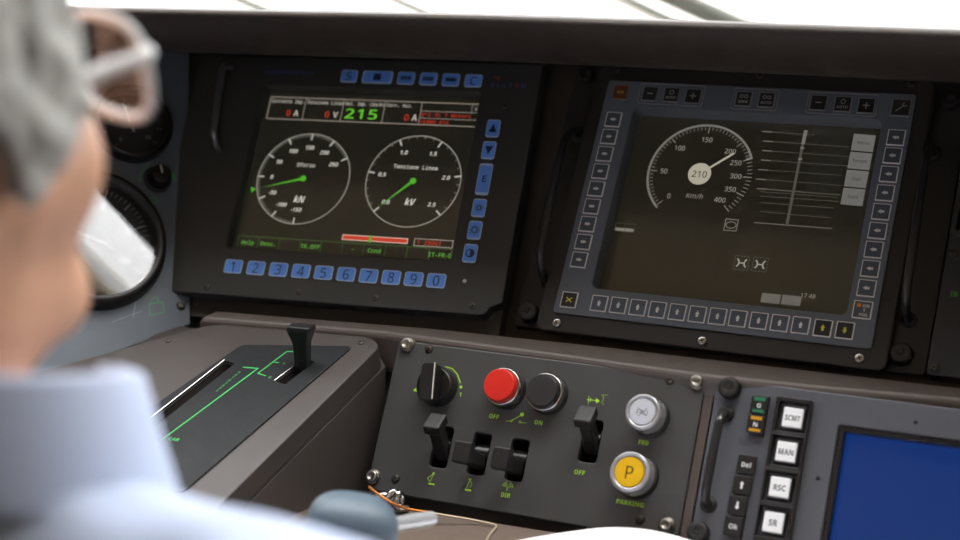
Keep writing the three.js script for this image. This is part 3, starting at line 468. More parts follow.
// ---------------------------------------------------------------- side panel at the right edge
{
  const F = FB, t = thing('side_display_unit', 'dark panel with green lettering beside the speedometer display', 'panel', F);
  const a = loc(F, 926, 374, -0.004), b = loc(F, 1100, 130, -0.004), tp = loc(F, 960, 60, -0.004);
  const P = painter(F, -0.004, a.x, a.y, b.x + 0.02, tp.y, 3000, '#34353a'); P.text('IB', 954, 294, 6, '#55b84a');
  speckle(P, 21, 500, 40, 90, 0.35);
  mesh('cover_plate', uvTo(slab(rr(a.x, a.y, b.x + 0.02, tp.y, 0.003), -0.021, -0.004, 0.001), a.x, a.y, b.x + 0.02, tp.y), printed(P, b.x + 0.02 - a.x, tp.y - a.y, 0.5), t);
  const p = loc(F, 950, 236, -0.004), q = loc(F, 1080, 150, -0.004), s = rr(p.x, p.y, q.x, q.y + 0.03, 0.002); s.holes.push(rr(p.x + 0.004, p.y + 0.004, q.x - 0.004, q.y + 0.026, 0.0015, new THREE.Path()));
  mesh('screen_rim', slab(s, -0.004, 0.0, 0.0006), M.plateA, t);
  const s2 = rr(p.x + 0.0035, p.y + 0.0035, q.x - 0.0035, q.y + 0.0265, 0.0015); mesh('screen', slab(s2, -0.0045, -0.0035, 0.0002), mat('#0d0d0d', { roughness: 0.2 }), t);
  for (const [px, py] of [[953.5, 254], [934, 368]]) screw(t, F, px, py, -0.004, 0.8, M.darkSteel, px, 0.006);
}

// ---------------------------------------------------------------- control panel with push buttons and paddle switches
const GRN = '#b4ee40';
function pushButton(parent, F, px, py, o) {
  const l = loc(F, px, py, 0), b = part('push_button', parent, l.x, l.y, 0, o.label), R = o.r ?? 0.0155, h = o.h ?? 0.017;
  mesh('collar', lathe([[R * 0.94, 0.0045], [R * 1.06, 0.004], [R * 1.1, 0.002], [R * 1.1, 0]], 40), M.black, b);
  if (o.tall) { mesh('ring', lathe([[R * 0.74, h * 0.9], [R * 0.78, h], [R * 0.92, h], [R, h * 0.94], [R, h * 0.72], [R * 0.96, h * 0.7], [R * 1.02, h * 0.45], [R * 1.04, 0.003], [R * 0.7, 0.003]], 44), o.ring, b); mesh('cap', lathe([[0, h * 0.985], [R * 0.7, h * 0.985], [R * 0.745, h * 0.95], [R * 0.745, 0.003]], 44), o.cap, b); }
  else mesh('ring', lathe([[R * 0.86, h * 0.62], [R * 0.97, h * 0.66], [R * 1.04, h * 0.58], [R * 1.04, 0.003], [R * 0.9, 0.003]], 40), o.ring ?? M.chrome, b);
  if (!o.tall) mesh('cap', lathe([[0, h], [R * 0.8, h], [R * 0.86, h * 0.97], [R * 0.885, h * 0.9], [R * 0.885, 0.002]], 40), o.cap, b);
  if (o.print) { const g = new THREE.CircleGeometry(R * 0.69, 32), m = mesh('lettering', g, o.print, b); m.position.z = h + 0.0002; }
  return b;
}
{
  const F = FC, t = thing('switchboard', 'dark grey control panel with red, black, white and yellow push buttons', 'control panel', F);
  const a = loc(F, 366, 489), b = loc(F, 706, 379), x0 = a.x, x1 = b.x, y0 = a.y, y1 = b.y;
  const P = painter(F, 0, x0, y0, x1, y1, 6400, '#4b4b4b'), x = P.x; speckle(P, 3, 2600, 40, 120, 0.3);
  P.text('OFF', 494, 416.5, 5, GRN); P.text('ON', 538.5, 422.5, 5, GRN); P.text('OFF', 579.5, 472.5, 5.2, GRN); P.text('PARKING', 630, 503.5, 5.3, GRN); P.text('FRD', 643.5, 442.5, 5, GRN, 'sans-serif', 'center', 0.95); P.text('DIR', 505.5, 495, 5, GRN);
  const dot = (px, py, mm) => { const q = P.at(px, py); x.fillStyle = GRN; x.beginPath(); x.arc(q[0], q[1], mm * 0.001 * P.sx, 0, 7); x.fill(); }, ring = (px, py, mm) => { const q = P.at(px, py); x.strokeStyle = GRN; x.lineWidth = 0.0005 * P.sx; x.beginPath(); x.arc(q[0], q[1], mm * 0.001 * P.sx, 0, 7); x.stroke(); };
  P.line([[505.5, 421], [511, 421]], GRN, 0.5); P.line([[511.5, 420.5], [521.5, 415]], GRN, 0.6); P.line([[520, 422.5], [526.5, 423]], GRN, 0.5); dot(522, 414.5, 1.7); ring(511.5, 421, 0.8); ring(520, 422, 0.8);
  // arc, triangle and figure of the rotary switch
  P.line([[445, 366.5], [452, 368.5], [457.5, 374.5], [460.5, 383]], GRN, 0.9); dot(461, 387, 1.3); P.text('1', 460.5, 394.5, 5, GRN); P.poly([[413, 390.5], [417.5, 386], [417.5, 392]], GRN);
  // symbols below the paddles and over the fourth one
  for (const [cx, cy, k] of [[431.5, 478, -1], [468, 484, 1]]) { P.poly([[cx + 3.5, cy - 6], [cx + 0.5, cy - 5], [cx + 2.5, cy - 2.5]], GRN); P.line([[cx + 2, cy - 4], [cx - 4 * -k, cy], [cx + 2 * -k * -1, cy + 3.5]], GRN, 0.5); P.line([[cx + 2, cy - 4], [cx - 1.5, cy + 4]], GRN, 0.5); P.line([[cx - 3, cy + 5.5], [cx + 3, cy + 6.5]], GRN, 1.4); }
  for (const k of [-1, 1]) for (const r of [2, 4, 6]) { const q = P.at(507.5, 487.5); x.strokeStyle = GRN; x.lineWidth = 0.0006 * P.sx; x.beginPath(); x.arc(q[0], q[1], r * 0.001 * P.sx * 0.75, k > 0 ? -1.3 : Math.PI + 0.1, k > 0 ? -0.1 : Math.PI + 1.3); x.stroke(); } P.line([[507.5, 487], [506.5, 491]], GRN, 0.9);
  P.line([[589, 396], [588, 404]], GRN, 0.5); P.line([[591, 398], [590.3, 402]], GRN, 0.8); P.line([[587, 399.5], [599, 401]], GRN, 0.8); P.poly([[596, 398], [600, 401], [596, 403.5]], GRN); P.line([[608, 395], [602, 395], [604, 398], [601.5, 402], [604, 405]], GRN, 0.6, [6, 5]);
  const shape = rr(x0, y0, x1, y1, 0.005);
  const SLOTS = [[441.5, 447, -36, -0.004], [479, 454, -2, -0.006], [517, 460, -2, -0.006], [590.5, 441, -34, -0.003]], SW = 0.0158, SH = 0.0345;
  for (const [px, py] of SLOTS) { const l = loc(F, px, py); shape.holes.push(rr(l.x - SW / 2, l.y - SH / 2, l.x + SW / 2, l.y + SH / 2, 0.0028, new THREE.Path())); }
  mesh('plate', uvTo(slab(shape, -0.006, 0, 0.001), x0, y0, x1, y1), printed(P, x1 - x0, y1 - y0, 0.48), t);
  const paddle = merge([rbox(0.0105, 0.0125, 0.034, 0.002, 0, 0, 0.013), rbox(0.0148, 0.0178, 0.009, 0.0016, 0, 0, 0.0325)]);
  for (const [px, py, tilt, dy] of SLOTS) {
    const l = loc(F, px, py), s = part('paddle_switch', t, l.x, l.y, 0, 'black paddle switch in a rectangular slot');
    const w = [rbox(SW + 0.004, SH + 0.004, 0.002, 0.0004, 0, 0, -0.027)]; for (const k of [-1, 1]) { w.push(rbox(0.002, SH + 0.004, 0.021, 0.0004, k * (SW / 2 + 0.001), 0, -0.0165)); w.push(rbox(SW + 0.004, 0.002, 0.021, 0.0004, 0, k * (SH / 2 + 0.001), -0.0165)); }
    mesh('slot_housing', merge(w), M.slot, s);
    const p = mesh('paddle', paddle, M.black, s); p.position.set(0, dy, tilt < -10 ? -0.006 : -0.002); p.rotation.x = rad(tilt);
    mesh('drum', (() => { const g = new THREE.CylinderGeometry(0.0115, 0.0115, SW * 0.8, 24); g.rotateZ(Math.PI / 2); g.translate(0, 0, -0.0135); return g; })(), M.blackGloss, s);
    const c = mesh('contact_screw', screwHead, M.darkSteel, s); c.position.set(0, SH * 0.36, -0.024); c.scale.setScalar(0.6);
    if (tilt > -10) { const c2 = mesh('contact_screw', screwHead, M.darkSteel, s); c2.position.set(0, -SH * 0.36, -0.024); c2.scale.setScalar(0.6); }
  }
  pushButton(t, F, 507, 389.5, { cap: M.red, label: 'red push button with chrome ring', h: 0.0185 });
  pushButton(t, F, 548.5, 394.8, { cap: M.blackCap, label: 'black push button with chrome ring', h: 0.0175 });
  const word = (s, back, col, k, scratch) => mat('#ffffff', { roughness: 0.35, map: canvasTex(256, 256, (c, w) => { c.fillStyle = back; c.fillRect(0, 0, w, w); c.fillStyle = c.strokeStyle = col; c.textAlign = 'center'; c.textBaseline = 'middle'; c.font = '500 ' + w * k + 'px sans-serif'; c.fillText(s, w / 2, w * 0.53); if (scratch) { c.lineWidth = 5; c.beginPath(); c.moveTo(w * 0.3, w * 0.36); c.lineTo(w * 0.7, w * 0.66); c.moveTo(w * 0.68, w * 0.34); c.lineTo(w * 0.36, w * 0.7); c.stroke(); } }) });
  pushButton(t, F, 650.5, 417.5, { cap: M.whiteCap, ring: M.clearRing, tall: true, r: 0.0145, h: 0.022, print: word('FRD', '#c9ccd6', '#4a4c55', 0.28, true), label: 'white illuminated push button marked FRD' });
  pushButton(t, F, 637, 476.5, { cap: M.yellowCap, ring: M.clearRing, tall: true, r: 0.0163, h: 0.0205, print: word('P', '#e6b613', '#4b3a08', 0.62), label: 'yellow push button marked P' });
  // rotary switch
  { const l = loc(F, 438.5, 387), k = part('rotary_switch', t, l.x, l.y, 0, 'black rotary knob with a raised grip');
    mesh('base', lathe([[0.0145, 0.011], [0.0162, 0.0095], [0.017, 0.006], [0.0175, 0.0]], 40), M.black, k);
    const g = slab(roundedPoly([[-0.0062, -0.0165], [0.0062, -0.0165], [0.0072, 0], [0.0062, 0.0165], [-0.0062, 0.0165], [-0.0072, 0]].map((p) => new THREE.Vector2(...p)), 0.004), 0.008, 0.0235, 0.0015, 3);
    const grip = mesh('grip', g, M.black, k); grip.rotation.z = rad(8); const disc = mesh('disc', lathe([[0, 0.0115], [0.0138, 0.0115], [0.0145, 0.011]], 40), M.blackGloss, k);
    const ln = mesh('pointer_line', rbox(0.0011, 0.031, 0.001, 0.0003, 0.0058, 0, 0.0234), M.whiteMark, k); ln.rotation.z = rad(8); }
  // bolts and small screws
  for (const [px, py] of [[408, 345], [697.5, 382.5], [373.5, 477], [667, 525.5]]) { const l = loc(F, px, py), k = part('bolt', t, l.x, l.y, 0, 'steel corner bolt with split washer'); mesh('washer', lathe([[0.003, 0.0012], [0.0064, 0.0012], [0.007, 0.0004], [0.007, 0]], 24), M.darkSteel, k); mesh('bolt_head', lathe([[0, 0.0036], [0.0021, 0.0036], [0.0024, 0.0056], [0.0042, 0.0056], [0.0051, 0.0044], [0.0051, 0.001]], 24), M.steel, k); mesh('split_washer', new THREE.TorusGeometry(0.0052, 0.0009, 8, 28, 5.6).translate(0, 0, 0.0018), M.steel, k); }
  for (const [px, py] of [[429, 349], [670, 380], [395.5, 478.5], [640, 519.5]]) screw(t, F, px, py, 0, 0.72, M.darkSteel, px, 0.0052);
}

// ---------------------------------------------------------------- signalling panel: lit keys and the blue screen
{
  const F = FC, t = thing('signalling_panel', 'blue-grey panel with white square keys and a blank blue screen', 'control panel', F);
  const a = loc(F, 688, 531), b = loc(F, 960, 409), x0 = loc(F, 717, 384).x, y1 = b.y, y0 = a.y - 0.014, x1 = 0.47;
  const sc0 = loc(F, 838.5, 424.5), sc1 = { x: sc0.x + 0.19, y: sc0.y - 0.135 };
  const shape = rr(x0, Math.min(y0, sc1.y - 0.012), x1, y1, 0.004); shape.holes.push(rr(sc0.x, sc1.y, sc1.x, sc0.y, 0.003, new THREE.Path()));
  mesh('plate', slab(shape, -0.006, 0, 0.001), M.panelS, t);
  // screen frame and screen
  const fs = rr(sc0.x, sc1.y, sc1.x, sc0.y, 0.003); fs.holes.push(rr(sc0.x + 0.0052, sc1.y + 0.005, sc1.x - 0.005, sc0.y - 0.0045, 0.001, new THREE.Path()));
  mesh('screen_frame', slab(fs, -0.014, -0.0012, 0.001), M.black, t);
  const s = mesh('screen', pane2(sc0.x + 0.004, sc1.y + 0.004, sc1.x - 0.004, sc0.y - 0.003, -0.0095), mat('#0a0f1c', { roughness: 0.3, emissive: '#0f3c8c', emissiveIntensity: 0.6 / EXPOSURE }), t); s.userData.label = 'blank deep blue screen';
  handleBar(t, F, [726, 414], [708.5, 504], 0, 0.014, 0.0036, M.handle);
  thumbScrew(t, F, 731, 389.5, 0, 0.95); thumbScrew(t, F, 700, 533.5, 0, 0.95);
  // two indicators
  const ind = part('indicator_block', t, 0, 0, 0, 'block of two small indicators, one green, one amber');
  { const p = loc(F, 748, 434, 0.004), q = loc(F, 769.5, 396, 0.004); mesh('housing', slab(rr(p.x, p.y, q.x, q.y, 0.001), -0.002, 0.0045, 0.0008), M.black, ind);
    for (const [px, py, col, ch] of [[759, 405, '#2f7f5a', 'G'], [755.5, 424, '#d39a1c', 'N']]) { const l = loc(F, px, py, 0.006), w = 0.0134, h = 0.0135; const m = mesh('indicator', uvTo(slab(rr(-w / 2, -h / 2, w / 2, h / 2, 0.0008), 0, 0.002, 0.0005), -w / 2, -h / 2, w / 2, h / 2), mat('#ffffff', { roughness: 0.4, map: canvasTex(96, 110, (c, cw, chh) => { c.fillStyle = '#171716'; c.fillRect(0, 0, cw, chh); c.fillStyle = col; c.fillRect(16, 6, cw - 32, 22); c.fillRect(16, chh - 26, cw - 32, 18); c.fillStyle = '#e8eaf0'; c.font = 'bold 40px sans-serif'; c.textAlign = 'center'; c.textBaseline = 'middle'; c.fillText(ch, cw / 2, chh * 0.53); }) }), ind); m.position.set(l.x, l.y, 0.004); } }
  // column of four black keys
  const blk = part('key_block', t, 0, 0, 0, 'column of four black keys with white symbols');
  { const p = loc(F, 725.5, 537.5, 0.003), q = loc(F, 756.5, 456.5, 0.003); mesh('housing', slab(rr(p.x + 0.0008, p.y, q.x - 0.0012, q.y, 0.001), -0.002, 0.003, 0.0008), M.black, blk);
    for (const [px, py, ch] of [[746.3, 464.5, 'Del'], [741.7, 485, '↑'], [737.3, 505.5, '↓'], [733, 526.3, 'Ok']]) { const l = loc(F, px, py, 0.005), w = 0.0142, h = 0.0146; const m = mesh('key', uvTo(slab(rr(-w / 2, -h / 2, w / 2, h / 2, 0.001), 0, 0.0026, 0.0006), -w / 2, -h / 2, w / 2, h / 2), mat('#ffffff', { roughness: 0.42, map: canvasTex(96, 96, (c, w2) => { c.fillStyle = '#1d1c1b'; c.fillRect(0, 0, w2, w2); c.fillStyle = '#eef0f6'; if (ch.length > 1) { c.textAlign = 'center'; c.textBaseline = 'middle'; c.font = 'bold ' + (ch === 'Ok' ? 36 : 34) + 'px sans-serif'; c.fillText(ch, w2 / 2, w2 * 0.52); } else { c.translate(48, 48); c.scale(0.75, 0.75); if (ch === '↓') c.rotate(Math.PI); c.beginPath(); c.moveTo(0, -28); c.lineTo(17, -6); c.lineTo(8, -6); c.lineTo(8, 26); c.lineTo(-8, 26); c.lineTo(-8, -6); c.lineTo(-17, -6); c.fill(); } }) }), blk); m.position.set(l.x, l.y, 0.0024); } }
  // white lit keys in deep black frames
  { const p = loc(F, 752, 548, 0.004), q = loc(F, 813, 401, 0.004); const W = 0.0182;
    const ks = [[793.5, 418.5, 'SCMT', 0.44], [787, 452.5, 'MAN', 0.46], [780.5, 488, 'RSC', 0.48], [774, 523, 'SR', 0.5]].map(([px, py, s2, k]) => ({ l: loc(F, px, py, 0.002), s2, k }));
    const col = part('lit_key_block', t, 0, 0, 0, 'black frame holding four white square lettered keys');
    const cuts = [q.y, ...[0, 1, 2].map((i) => (ks[i].l.y + ks[i + 1].l.y) / 2), p.y];
    mesh('housing', merge(ks.map(({ l }, i) => { const c = rr(p.x, cuts[i + 1], q.x, cuts[i], 0.0006), W2 = W / 2 + 0.0024; c.holes.push(rr(l.x - W2, l.y - W2, l.x + W2, l.y + W2, 0.0012, new THREE.Path())); return slab(c, -0.003, 0.0062, 0.0005); })), M.black, col); mesh('back_board', slab(rr(p.x + 0.001, p.y + 0.001, q.x - 0.001, q.y - 0.001, 0.001), -0.003, -0.001, 0.0003), M.slot, col);
    for (const { l, s2, k } of ks) { const kp = part('lit_key', col, l.x, l.y, 0); mesh('key_frame', slab((() => { const s3 = rr(-W / 2, -W / 2, W / 2, W / 2, 0.0014); s3.holes.push(rr(-W / 2 + 0.0014, -W / 2 + 0.0014, W / 2 - 0.0014, W / 2 - 0.0014, 0.0008, new THREE.Path())); return s3; })(), -0.001, 0.0048, 0.0005), M.rubber, kp);
      const w = W - 0.003; mesh('key_cap', uvTo(slab(rr(-w / 2, -w / 2, w / 2, w / 2, 0.001), -0.001, 0.0055, 0.0008), -w / 2, -w / 2, w / 2, w / 2), mat('#ffffff', { roughness: 0.35, emissive: '#ffffff', emissiveIntensity: 0.16, map: canvasTex(160, 160, (c, w2) => { c.fillStyle = '#eceef2'; c.fillRect(0, 0, w2, w2); c.fillStyle = '#20222a'; c.textAlign = 'center'; c.textBaseline = 'middle'; c.font = 'bold ' + w2 * k * 0.84 + 'px sans-serif'; c.save(); c.translate(w2 / 2, w2 * 0.53); c.scale(s2.length > 3 ? 0.8 : 0.9, 1); c.fillText(s2, 0, 0); c.strokeStyle = '#20222a'; c.lineWidth = 2.5; c.strokeText(s2, 0, 0); c.restore(); }) }), kp).userData.label = 'white key with dark capital letters'; } }
  for (const [px, py] of [[915.5, 422], [818, 478]]) { const l = loc(F, px, py), m = mesh('rivet', lathe([[0, 0.0008], [0.0012, 0.0006], [0.0018, 0]], 12), M.black, t); m.position.set(l.x, l.y, 0); }
}

// ---------------------------------------------------------------- gauge panel beside the driver
{
  const F = FG, t = thing('gauge_panel', 'blue-grey panel with two round gauges beside the driver', 'gauge panel', F);
  const pts = [[190, 324], [40, 380], [-120, 438], [-120, 30], [150, 30], [189, 45]].map(([x, y]) => loc(F, x, y));
  const bx = [Math.min(...pts.map((p) => p.x)), Math.min(...pts.map((p) => p.y)), Math.max(...pts.map((p) => p.x)), Math.max(...pts.map((p) => p.y))];
  const P = painter(F, 0, ...bx, 3600, '#5d6670'), G = '#3fae5c'; speckle(P, 9, 4000, 60, 190, 0.35);
  P.line([[140, 181], [140.5, 174], [144, 167], [150, 162.5]], G, 1.1); P.line([[172, 172], [175, 181]], G, 3); { const q = P.at(154.5, 200); P.x.strokeStyle = G; P.x.lineWidth = 0.0009 * P.sx; P.x.beginPath(); P.x.arc(...q, 0.003 * P.sx, 0, 7); P.x.stroke(); }
  P.line([[149, 304], [163, 302], [164, 312.5], [150, 315], [149, 304]], G, 0.7); P.line([[152, 303], [152, 298], [158, 297], [158, 302]], G, 0.6); P.line([[138, 291], [148, 299]], G, 1.0, [8, 8]);
  P.line([[112, 322], [142, 311]], '#c9d0d6', 0.25); P.line([[133, 318], [136, 300]], '#c9d0d6', 0.3);
  mesh('plate', uvTo(slab(polyShape(pts), -0.008, 0, 0.0006), ...bx), printed(P, bx[2] - bx[0], bx[3] - bx[1], 0.5), t);
  const gauge = (px, py, R, label, faceFn, tilt, needleDeg, needleLen) => {
    const l = loc(F, px, py, 0.01), g = part('gauge', t, l.x, l.y, 0, label);
    mesh('bezel', lathe([[R * 0.85, 0.006], [R * 0.87, 0.0115], [R * 0.9, 0.0132], [R * 0.97, 0.0125], [R * 1.0, 0.0085], [R * 1.02, 0.003], [R * 1.03, 0]], 64), M.gaugeBlack, g);
    mesh('dial', uvTo(new THREE.CircleGeometry(R * 0.88, 64).translate(0, 0, 0.0035), -R * 0.88, -R * 0.88, R * 0.88, R * 0.88), mat('#ffffff', { roughness: 0.6, map: canvasTex(512, 512, faceFn) }), g);
    const n = mesh('needle', (() => { const s = polyShape([[-0.0012, -R * 0.2], [0.0012, -R * 0.2], [0.0006, needleLen * R], [-0.0006, needleLen * R]].map((p) => new THREE.Vector2(...p))); return slab(s, 0.0045, 0.0053, 0.0002); })(), M.whiteMark, g); n.rotation.z = rad(needleDeg);
    mesh('hub', cyl(0.0035, 0.003, 0.0035, 0.0065, 20), M.darkSteel, g);
    mesh('glass', lathe([[0, 0.0098], [R * 0.87, 0.0098], [R * 0.87, 0.0078], [0, 0.0078]], 64), new THREE.MeshPhysicalMaterial({ color: '#ffffff', transmission: 1, roughness: 0.01, thickness: 0.002, ior: 1.7 }), g);
    return g;
  };
  const face = (n, lab) => (c, w) => { c.fillStyle = '#1d1e20'; c.fillRect(0, 0, w, w); c.translate(w / 2, w / 2); c.strokeStyle = c.fillStyle = '#bfc3c6'; for (let i = 0; i <= n; i++) { const a = rad(-225 + 270 * i / n), big = i % 5 === 0; c.lineWidth = big ? 5 : 2.5; c.beginPath(); c.moveTo(Math.cos(a) * w * 0.46, Math.sin(a) * w * 0.46); c.lineTo(Math.cos(a) * w * (big ? 0.38 : 0.42), Math.sin(a) * w * (big ? 0.38 : 0.42)); c.stroke(); } c.textAlign = 'center'; c.textBaseline = 'middle'; c.font = 'bold 40px sans-serif'; lab.forEach((s, i) => { const a = rad(-225 + 270 * i / (lab.length - 1)); c.fillText(s, Math.cos(a) * w * 0.29, Math.sin(a) * w * 0.29); }); };
  gauge(96, 236, 0.0665, 'large round gauge with black rim and mirrored glass', face(50, ['0', '2', '4', '6', '8', '10']), 0, 60, 0.7);
  gauge(134, 121, 0.0385, 'small round gauge with dark dial and upright needle', face(40, ['0', '3', '6', '9', '12']), 0, 8, 0.62);
  { const l = loc(F, 157, 180), k = part('rotary_knob', t, l.x, l.y, 0, 'small black rotary knob with green scale'); mesh('skirt', lathe([[0.0115, 0.004], [0.013, 0.003], [0.0135, 0]], 32), M.black, k); mesh('cap', lathe([[0, 0.0175], [0.008, 0.0172], [0.0094, 0.016], [0.0104, 0.003]], 32), M.blackGloss, k); mesh('pointer', rbox(0.0014, 0.008, 0.001, 0.0003, 0, 0.004, 0.0175), M.whiteMark, k); }
  screw(t, F, 181, 306, 0, 0.8, M.darkSteel, 0.5, 0.005);
}
// grab handle between the gauges and the left display
{
  const t = thing('grab_handle', 'curved dark grab handle beside the gauge panel', 'handle', FA);
  handleBar(t, FA, [221, 152], [233, 70], 0.008, 0.022, 0.0034, mat('#77777c', { metalness: 0.6, roughness: 0.3 }));
}

// ---------------------------------------------------------------- lever console top
{
  const F = FK, t = thing('lever_console', 'sloping console cover with black lever plate and green markings', 'console', F);
  const P2 = (l) => l.map(([x, y]) => loc(F, x, y));
  const top = P2([[213, 323], [371, 336.5], [380, 345.5], [238, 486], [138, 585], [-120, 540], [-40, 398], [42, 370]]);
  const slotPoly = (a, b, w) => { const p = loc(F, ...a), q = loc(F, ...b), d = q.clone().sub(p).normalize(), n = new THREE.Vector2(-d.y, d.x).multiplyScalar(w / 2); return [p.clone().add(n), q.clone().add(n), q.clone().sub(n), p.clone().sub(n)]; };
  const sl1 = slotPoly([230, 363], [130, 442], 0.0125), sl2 = slotPoly([310, 361], [280, 384], 0.0125);
  const cs = roundedPoly(top, 0.014); for (const q of [sl1, sl2]) cs.holes.push(polyShape(q, new THREE.Path()));
  mesh('cover', slab(cs, -0.021, -0.0005, 0.0012, 3), M.console, t);
  const poly = P2([[242, 345.5], [353, 347], [183, 493], [62, 470]]);
  const bx = [Math.min(...poly.map((p) => p.x)), Math.min(...poly.map((p) => p.y)), Math.max(...poly.map((p) => p.x)), Math.max(...poly.map((p) => p.y))];
  const P = painter(F, 0.001, ...bx, 6000, '#1f2123'), G = '#3fbf62'; speckle(P, 31, 2200, 50, 110, 0.3);
  P.line([[243, 367.3], [258, 368.5], [163, 439]], G, 1.3);
  P.line([[296, 352], [287, 351.5], [258, 373.5], [266, 376]], G, 1.1); P.line([[273, 362], [279, 363]], G, 1.1);
  for (let i = 0; i < 8; i++) P.text(String(9 - i), 239 - i * 3.1, 372.5 + i * 2.6, 4.2, '#2f9a4e');
  P.text('A', 284, 363.5, 4, '#2f9a4e'); P.text('R', 270, 377.5, 4.4, '#2f9a4e'); P.text('AV', 297, 353.2, 3.6, '#2f9a4e'); P.text('CAR', 174, 439.5, 5, G, 'sans-serif', 'center', 1);
  const s = roundedPoly(poly, 0.006);
  // slots
  for (const q of [sl1, sl2]) s.holes.push(polyShape(q, new THREE.Path()));
  mesh('lever_plate', uvTo(slab(s, -0.0004, 0.0012, 0.0004), ...bx), printed(P, bx[2] - bx[0], bx[3] - bx[1], 0.62, { specularIntensity: 0.5 }), t).userData.label = 'black plate with green scale lines';
  for (const q of [sl1, sl2]) { mesh('slot_bed', slab(polyShape(q), -0.0205, -0.0195, 0.0001), M.slot, t); const side = [q[0], q[1], q[2], q[3]]; const m0 = side[0], m1 = side[1], o0 = side[3], o1 = side[2]; const lft = m0.x + m1.x < o0.x + o1.x ? [m0, m1] : [o0, o1];
    mesh('slot_lip', tube([V3(lft[0].x, lft[0].y, 0.0014), V3((lft[0].x + lft[1].x) / 2, (lft[0].y + lft[1].y) / 2, 0.0014), V3(lft[1].x, lft[1].y, 0.0014)], 0.00055, 8, 8), M.chrome, t).userData.label = 'bright metal lip'; }
  { const l = loc(F, 303, 366), k = part('lever', t, l.x, l.y, 0, 'short black lever with flared flat top');
    const tilt = new THREE.Group(); const up = UP.clone().applyQuaternion(t.quaternion.clone().invert()); k.quaternion.setFromUnitVectors(V3(0, 0, 1), up.lerp(V3(0, 0, 1), 0.15).normalize());
    mesh('stem', (() => { const g = new THREE.CylinderGeometry(0.0085, 0.0062, 0.034, 4, 6); g.rotateY(Math.PI / 4); g.rotateX(Math.PI / 2); g.translate(0, 0, 0.015); const p = g.attributes.position; for (let i = 0; i < p.count; i++) { const z = p.getZ(i), f = z > 0.02 ? 1 + (z - 0.02) * 38 : 1.1 - z * 5; p.setX(i, p.getX(i) * f * 1.12); p.setY(i, p.getY(i) * f * 0.85); } g.computeVertexNormals(); return g.toNonIndexed(); })(), M.black, k);
    mesh('head', rbox(0.0215, 0.014, 0.005, 0.0016, 0, 0, 0.0335), M.black, k); }
  for (const [px, py] of [[168, 341], [361, 343]]) screw(t, F, px, py, -0.0005, 0.6, M.darkSteel, 0.3);
}

